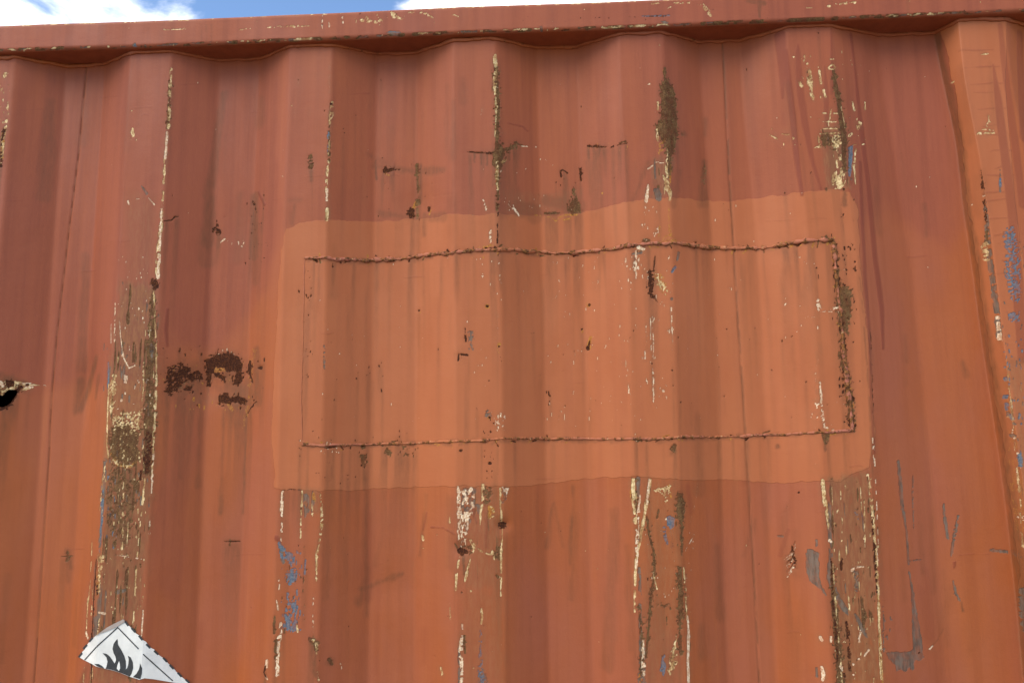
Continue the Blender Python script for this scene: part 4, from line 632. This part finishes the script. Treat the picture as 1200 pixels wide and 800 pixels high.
# weld beads: uneven tubes lying on the sheet
def bead(name, path3, r, seed, mat, parent=cont, seg=8, wob=.5):
    p = np.array(path3, float); rs = np.random.RandomState(seed)
    d = np.r_[0, np.cumsum(np.linalg.norm(np.diff(p, axis=0), axis=1))]; n = max(8, int(d[-1]/.0022)); s = np.linspace(0, d[-1], n)
    p = np.stack([np.interp(s, d, p[:, i]) for i in range(3)], 1); t = np.gradient(p, axis=0); t /= np.linalg.norm(t, axis=1)[:, None]+1e-9
    nn = np.array([0, -1.0, 0]); bn = np.cross(t, nn); bn /= np.linalg.norm(bn, axis=1)[:, None]+1e-9; nv = np.cross(bn, t)
    rr = r*(1+wob*(2*vn(s, s*0+seed, 170, 1, seed)-1)+wob*.7*(2*vn(s, s*0+seed, 45, 1, seed+1)-1))
    off = (vn(s, s*0, 60, 1, seed+2)-.5)*r*.9
    V = []
    for a in np.linspace(0, 2*math.pi, seg, endpoint=False):
        V.append(p+bn*((math.cos(a)*1.15*rr+off)[:, None])+nv*((math.sin(a)*.75*rr)[:, None]))
    V = np.stack(V, 1).reshape(-1, 3); F = []
    i = np.arange(n-1)
    for j in range(seg): F.append(np.stack([i*seg+j, i*seg+(j+1) % seg, (i+1)*seg+(j+1) % seg, (i+1)*seg+j], 1))
    return link(name, mesh_np(name, V, np.concatenate(F)), mat, parent)
for pts, r, sd, rs_ in ((TOPL, .0026, 500, .66), (RIGHTL, .0024, 510, .9), (BOTL, .0017, 520, .6), (LEFTL, .0007, 530, .1)):
    q = np.array(wall_path(pts)); P3 = surf(q[:, 0], q[:, 1]); P3[:, 1] -= r*.15
    bead('weld_bead', P3, r, sd, M_BEAD[rs_], patch)

# ------------------------------------------------------------------ top rail
RO, RH, RD, RR = -.015, .050, .075, .007      # outer face y, height, depth, corner radius
def arc(cx, cz, a0, a1, n): return [(cx+RR*math.cos(rad(a)), cz+RR*math.sin(rad(a))) for a in np.linspace(a0, a1, n)]
zb = Z_TOP
prof = [(RO+RD, zb)]+[(y, zb) for y in np.linspace(RO+RD-.006, RO+RR+.002, 12)]+arc(RO+RR, zb+RR, 270, 180, 8)+[(RO, z) for z in np.linspace(zb+RR+.002, zb+RH-RR-.002, 18)]+arc(RO+RR, zb+RH-RR, 180, 90, 8)+[(RO+RR+.01, zb+RH), (RO+RD, zb+RH)]
prof = np.array(prof); sl_ = np.r_[0, np.cumsum(np.linalg.norm(np.diff(prof, axis=0), axis=1))]
rx = np.concatenate([np.arange(X0, -.45, .05), np.arange(-.45, 1.6, .0022), np.arange(1.6, X1, .05), [X1]])
RX, RS = np.meshgrid(rx, sl_)
MR = {c_: np.zeros(RX.shape, np.float32) for c_ in CH}
s_lo = sl_[13+4]; s_hi = sl_[13+8+18+3]                     # arc length of the lower and upper edge
def to_rail(px, py):
    x, z = ray_y(px, py, RO); return x, np.interp(z, [zb, zb+RR, zb+RH-RR, zb+RH], [s_lo-.004, sl_[13+8], sl_[13+8+17], s_hi+.003])
inten = .5+.5*np.sin(rx*3.1+1)
n1 = fbm(RX, RS, 210, 601, 3, .55, 1); n2 = fbm(RX, RS, 9, 611, 2, 1, .1)
edge_lo = np.exp(-((RS-s_lo-.001)/.0022)**2); edge_hi = np.exp(-((RS-s_hi+.001)/.0018)**2)
fr = sst(-.3, .6, RX)*.18
MR['cream'] = np.clip(sst(.53, .64, n1*.68+n2*.34)*edge_lo*1.5, 0, 1)
MR['brown'] = np.clip(sst(.50, .62, fbm(RX, RS, 170, 621, 3, .5, 1)*.7+.32*fbm(RX, RS, 7, 631, 2)+fr*.6-.05)*np.exp(-((RS-s_lo)/.0036)**2)*1.2, 0, 1)
MR['grey'] = np.clip(sst(.56, .66, fbm(RX, RS, 150, 641, 3, .5, 1))*edge_lo, 0, 1)
MR['cream'] = np.maximum(MR['cream'], np.clip(sst(.54, .64, fbm(RX, RS, 210, 651, 3, .5, 1)*.7+.30*fbm(RX, RS, 8, 661, 2))*edge_hi*1.3, 0, 1))
MR['grime_shade'] = np.clip(sst(s_lo+.002, s_lo-.004, RS)*.25, 0, 1)  # rail underside toned darker
MR['mauve'] = np.clip(.55+.6*fbm(RX, RS, 10, 691, 2, 1, .3), 0, 1)
MR['white'] = np.clip(np.exp(-((RS-s_hi-.0012)/.0012)**2)*(.55+.6*fbm(RX, RS, 40, 695, 3, .5, .1)), 0, 1)  # sun-lit bevel painted as a thin bright line on the upper edge
rl = Canvas(RX, RS, MR, to_rail)
rl.line('cream', [(190,34,.8),(217,33,.9)], brk=.35, edge=.8); rl.line('cream', [(280,35,.7),(293,33,.8)], brk=.15, edge=.6); rl.line('cream', [(313,32,1),(340,30.5,1.2),(362,30,.8)], brk=.18, edge=1.2); rl.line('cream', [(301,24,.8)]); rl.line('cream', [(320,23,.6)])
rl.line('white', [(377.5,17,.7),(377.5,33,.8)], brk=.1, edge=.4); rl.line('white', [(386,25,.6),(386,34,.7)], brk=.15); rl.line('white', [(401,18,.6),(402,27,.6)], brk=.1)
rl.poly('cream', [(421,22),(428,19),(433,23),(450,22),(448,25),(440,25),(446,29),(440,28),(432,26),(423,26)], edge=1.4, brk=.18, gf=280); rl.poly('cream', [(457,14),(462,13),(466,18),(476,22),(470,23),(460,22)], edge=1.5, brk=.16, gf=280); rl.line('cream', [(480,14,1),(495,14,1.2),(507,21,.8)], edge=1, brk=.2); rl.line('cream', [(530,17,.5),(538,20,.6)], edge=.4); rl.specks('cream', 415, 12, 510, 30, 20, (.3, .8))
rl.line('rust', [(612,26,.5),(624,15,.6)], amt=.7, brk=.1); rl.line('rust', [(698,21,.5),(715,21,.6)], brk=.1); rl.line('rust', [(737,20,.4),(745,20,.5)]); rl.line('blue', [(752,19.5,.6),(765,19,.8),(784,18.5,1.2)], edge=.5, brk=.05); rl.line('rust', [(755,19.5,.5),(782,19,.7)], brk=.2); rl.poly('grey', [(452,40),(456,37.5),(468,38),(472,40.5),(466,42)], edge=.8); rl.poly('blue', [(453,39),(458,38),(468,38.5),(470,40)], edge=.5); rl.poly('grey', [(774,26),(780,25),(785,27),(778,28)], edge=.8); rl.poly('grey', [(154,53),(158,50),(162,54)], edge=.8); rl.poly('blue', [(155,54),(158,51),(161,54)], edge=.5); rl.line('grey', [(634,33,1.5),(635,36,1.2)])
rl.line('cream', [(821,4,.8),(828,13,1.5),(833,19,1.5)], edge=.8, brk=.05); rl.line('cream', [(824,3,.6),(832,13,.6)], edge=.4); rl.line('cream', [(790,2,1.2),(808,2,1)], brk=.2, edge=1.2); rl.line('cream', [(762,3,.8),(772,2,.8)], brk=.15); rl.line('cream', [(736,13,.5)]); rl.line('cream', [(781,9,.6),(786,7,.6)], brk=.1)
rl.line('grime_shade', [(890,0,2),(890,20,1.5)], amt=.8); rl.line('grime_shade', [(877,0,3),(895,3,3)], amt=.7); rl.line('grime_shade', [(975,0,1),(975,20,1)], amt=.3); rl.line('grime_shade', [(1064,2,2),(1064,16,1.5)], amt=.4, soft=2); rl.line('cream', [(968,8,1.2),(973,7,1.2)], edge=1, brk=.1); rl.line('cream', [(980,5,1),(1003,3,1.2)], brk=.3, edge=1.2); rl.line('cream', [(940,10,.6),(952,9,.6)], brk=.2); rl.line('cream', [(1066,1,.8)]); rl.line('cream', [(1149,3,.6)])
for x in (236, 242, 248): rl.line('grime_shade', [(x,28,.6),(x,48,.6)], amt=.35)
rl.specks('cream', 0, 5, 1200, 60, 40, (.25, .6)); rl.specks('rust', 0, 5, 1200, 60, 40, (.25, .7))
wob = (vn(RX, RS*0, 4, 1, 671)-.5)*.0022
RV = np.stack([RX, np.repeat(prof[:, 0][:, None], len(rx), 1)+(fbm(RX, RS, 14, 681, 2)-.5)*.0012, np.repeat(prof[:, 1][:, None], len(rx), 1)+wob], -1)
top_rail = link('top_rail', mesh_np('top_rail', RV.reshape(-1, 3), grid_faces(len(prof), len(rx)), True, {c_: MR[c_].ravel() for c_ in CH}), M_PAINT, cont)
# fillet weld along the wavy joint of sheet and rail
uw = np.arange(-.45, 1.62, .004); pw = surf(uw, np.full(len(uw), Z_TOP-.0015)); pw[:, 1] = depth(uw)-.001
M_FIL = paint_material('rail_weld_paint', False, .1)
bead('rail_weld', pw, .0030, 700, M_FIL, top_rail, wob=.2)

# ------------------------------------------------------------------ rest of the container (closed box)
def box(name, x0, x1, y0, y1, z0, z1, mat, bev=.004, parent=cont):
    bm = bmesh.new(); bmesh.ops.create_cube(bm, size=1)
    for v in bm.verts: v.co = ((x0+x1)/2+v.co.x*(x1-x0), (y0+y1)/2+v.co.y*(y1-y0), (z0+z1)/2+v.co.z*(z1-z0))
    if bev: bmesh.ops.bevel(bm, geom=bm.edges[:], offset=bev, segments=2, affect='EDGES')
    me = bpy.data.meshes.new(name); bm.to_mesh(me); bm.free(); return link(name, me, mat, parent)
YB = 2.40
box('bottom_rail', X0, X1, -.012, .10, .02, ZB+.004, M_PLAIN); box('bottom_rail', X0, X1, YB-.10, YB+.012, .02, ZB, M_PLAIN)
box('floor_deck', X0, X1, .10, YB-.10, .12, .16, M_PLAIN, 0)
for xa, xb in ((X0-.10, X0+.002), (X1-.002, X1+.10)):
    for ya, yb in ((-.02, .14), (YB-.14, YB+.02)):
        box('corner_post', xa, xb, ya, yb, .12, zb+RH-.10, M_PLAIN); box('corner_casting', xa-.03, xb+.03, ya-.004, yb+.004, zb+RH-.10, zb+RH+.014, M_PLAIN); box('corner_casting', xa-.03, xb+.03, ya-.004, yb+.004, 0, .12, M_PLAIN)
def corr(name, a0, a1, fn, z0, z1):
    a = np.arange(a0, a1+.01, .0139); V = np.stack([fn(a, z0), fn(a, z1)], 0).reshape(-1, 3)
    return link(name, mesh_np(name, V, grid_faces(2, len(a)), False), M_PLAIN, cont)
corr('side_panel', X0, X1, lambda a, z: np.stack([a, YB-depth(a), a*0+z], -1), ZB-.02, Z_TOP+.01)
corr('end_panel', .05, YB-.05, lambda a, z: np.stack([X0-.06+depth(a), a, a*0+z], -1), .1, Z_TOP+.01)
corr('end_panel', .05, YB-.05, lambda a, z: np.stack([X1+.06-depth(a), a, a*0+z], -1), .1, Z_TOP+.01)
box('top_rail', X0, X1, YB-.06, YB+.012, zb, zb+RH, M_PLAIN); box('end_rail', X0-.07, X0+.003, .1, YB-.1, zb-.02, zb+RH-.003, M_PLAIN); box('end_rail', X1-.003, X1+.07, .1, YB-.1, zb-.02, zb+RH-.003, M_PLAIN)
a = np.arange(X0-.02, X1+.02, .0209); rv = np.stack([np.stack([a, a*0+y, zb+RH-.006+.006*np.sin(a*30)], -1) for y in (RO+.050, 1.2, YB-.03)], 0).reshape(-1, 3)
link('roof', mesh_np('roof', rv, grid_faces(3, len(a)), False), M_PLAIN, cont)

# ------------------------------------------------------------------ torn hazard placard, draped over the ridge
plac = bpy.data.objects.new('hazard_placard', None); C.objects.link(plac)
pz = surf(*to_wall(140, 770))[0]; plac.location = pz
tag(plac, 'torn white hazard placard with black flame symbol stuck on the corrugated side', 'placard')
m_white = simple('placard_vinyl', (0.74, 0.71, 0.63), .5, .13, 22); m_black = simple('placard_ink', (0.035, 0.034, 0.032), .5, .2, 200); m_back = simple('placard_back', (0.36, 0.29, 0.24), .7, .15, 80)
def drape(name, px_pts, off, mat, thick=.0, parent=plac, lift=None):
    q = [to_wall(*p) for p in px_pts]
    bm = bmesh.new(); vs_ = [bm.verts.new((u, 0, z)) for u, z in q]; bm.faces.new(vs_); bm.normal_update()
    bmesh.ops.triangulate(bm, faces=bm.faces[:])
    us = [p[0] for p in q]; x = math.floor(min(us)/.004)*.004
    while x < max(us):
        bmesh.ops.bisect_plane(bm, geom=bm.verts[:]+bm.edges[:]+bm.faces[:], plane_co=(x, 0, 0), plane_no=(1, 0, 0)); x += .004
    for v in bm.verts:
        u, z = v.co.x, v.co.z; p = surf(u, z)[0]; h = off
        # stiff vinyl: it bridges the corners instead of hugging them
        s_ = np.mean([float(depth(np.array([u+d_]))[0]) for d_ in (-.022, -.011, 0, .011, .022)])
        y = min(p[1], s_)-.0012-h
        if lift: y -= lift(u, z)
        v.co = (p[0]-pz[0], y-pz[1], z-pz[2])
    for f in bm.faces:
        if f.normal.y > 0: f.normal_flip()
    bmesh.ops.recalc_face_normals(bm, faces=bm.faces[:])
    if thick:
        g_ = bmesh.ops.extrude_face_region(bm, geom=bm.faces[:]); 
        for e in g_['geom']:
            if isinstance(e, bmesh.types.BMVert): e.co.y += thick
        bmesh.ops.recalc_face_normals(bm, faces=bm.faces[:])
    me = bpy.data.meshes.new(name); bm.to_mesh(me); bm.free(); return link(name, me, mat, parent)
def Z6(pts): return [(60+x/6, 700+y/6) for x, y in pts]
sheet = drape('sheet', Z6([(200,415),(215,400),(222,378),(240,360),(262,320),(290,288),(318,265),(360,243),(420,222),(470,200),(515,172),(525,165),(548,190),(572,216),(600,248),(622,262),(640,290),(668,305),(682,322),(705,350),(728,360),(735,378),(765,402),(790,420),(830,462),(870,500),(885,520),(920,552),(945,572),(985,602),(1002,622),(960,612),(905,600),(860,592),(790,580),(720,568),(660,562),(625,572),(560,552),(480,520),(430,505),(385,495),(330,482),(290,462),(245,440)]), 0, m_white, .0006)
def drape_on(*a): return drape(*a, parent=sheet)
drape('folded_edge', Z6([(318,266),(345,244),(400,205),(450,178),(508,150),(522,150),(524,168),(500,180),(470,200),(420,222),(360,243)]), .0012, m_back, .0005)
drape_on('flame_symbol', Z6([(388,494),(396,475),(402,445),(395,415),(367,385),(395,390),(420,410),(440,440),(452,458),(460,440),(462,425),(456,405),(445,385),(437,355),(445,320),(458,300),(472,285),(475,325),(500,365),(520,405),(530,440),(532,475),(530,500),(540,490),(548,465),(551,430),(545,402),(565,415),(580,450),(582,490),(570,530),(558,549),(520,533),(480,518),(430,502)]), .0004, m_black)
drape_on('flame_symbol', Z6([(308,460),(340,461),(365,476),(380,492),(355,487),(330,478)]), .0004, m_black)
drape_on('flame_symbol', Z6([(630,456),(645,490),(643,530),(632,567),(605,560),(580,552),(605,530),(622,500),(628,478)]), .0004, m_black)
drape_on('flame_core', Z6([(484,440),(473,468),(468,492),(482,510),(492,492),(490,462)]), .0007, m_white)
def strip(a, b_, w):
    dx, dy = b_[0]-a[0], b_[1]-a[1]; L = math.hypot(dx, dy); nx, ny = -dy/L*w, dx/L*w
    return [(a[0]+nx, a[1]+ny), (b_[0]+nx, b_[1]+ny), (b_[0]-nx, b_[1]-ny), (a[0]-nx, a[1]-ny)]
for a_, b_ in (((240,434),(473,206)), ((471,203),(620,356)), ((652,392),(860,580))): drape_on('border_line', Z6(strip(a_, b_, 4)), .0004, m_black)
for x, y, an in [(284,292,-48),(243,342,-48),(210,400,-50),(583,224,48),(634,278,50),(688,336,46),(744,382,42),(806,432,48),(852,482,46),(908,537,46),(966,582,42),(536,178,55)]:
    dx, dy = math.cos(rad(an))*20, math.sin(rad(an))*20; drape_on('edge_mark', Z6(strip((x-dx, y-dy), (x+dx, y+dy), 7)), .0003, m_black)
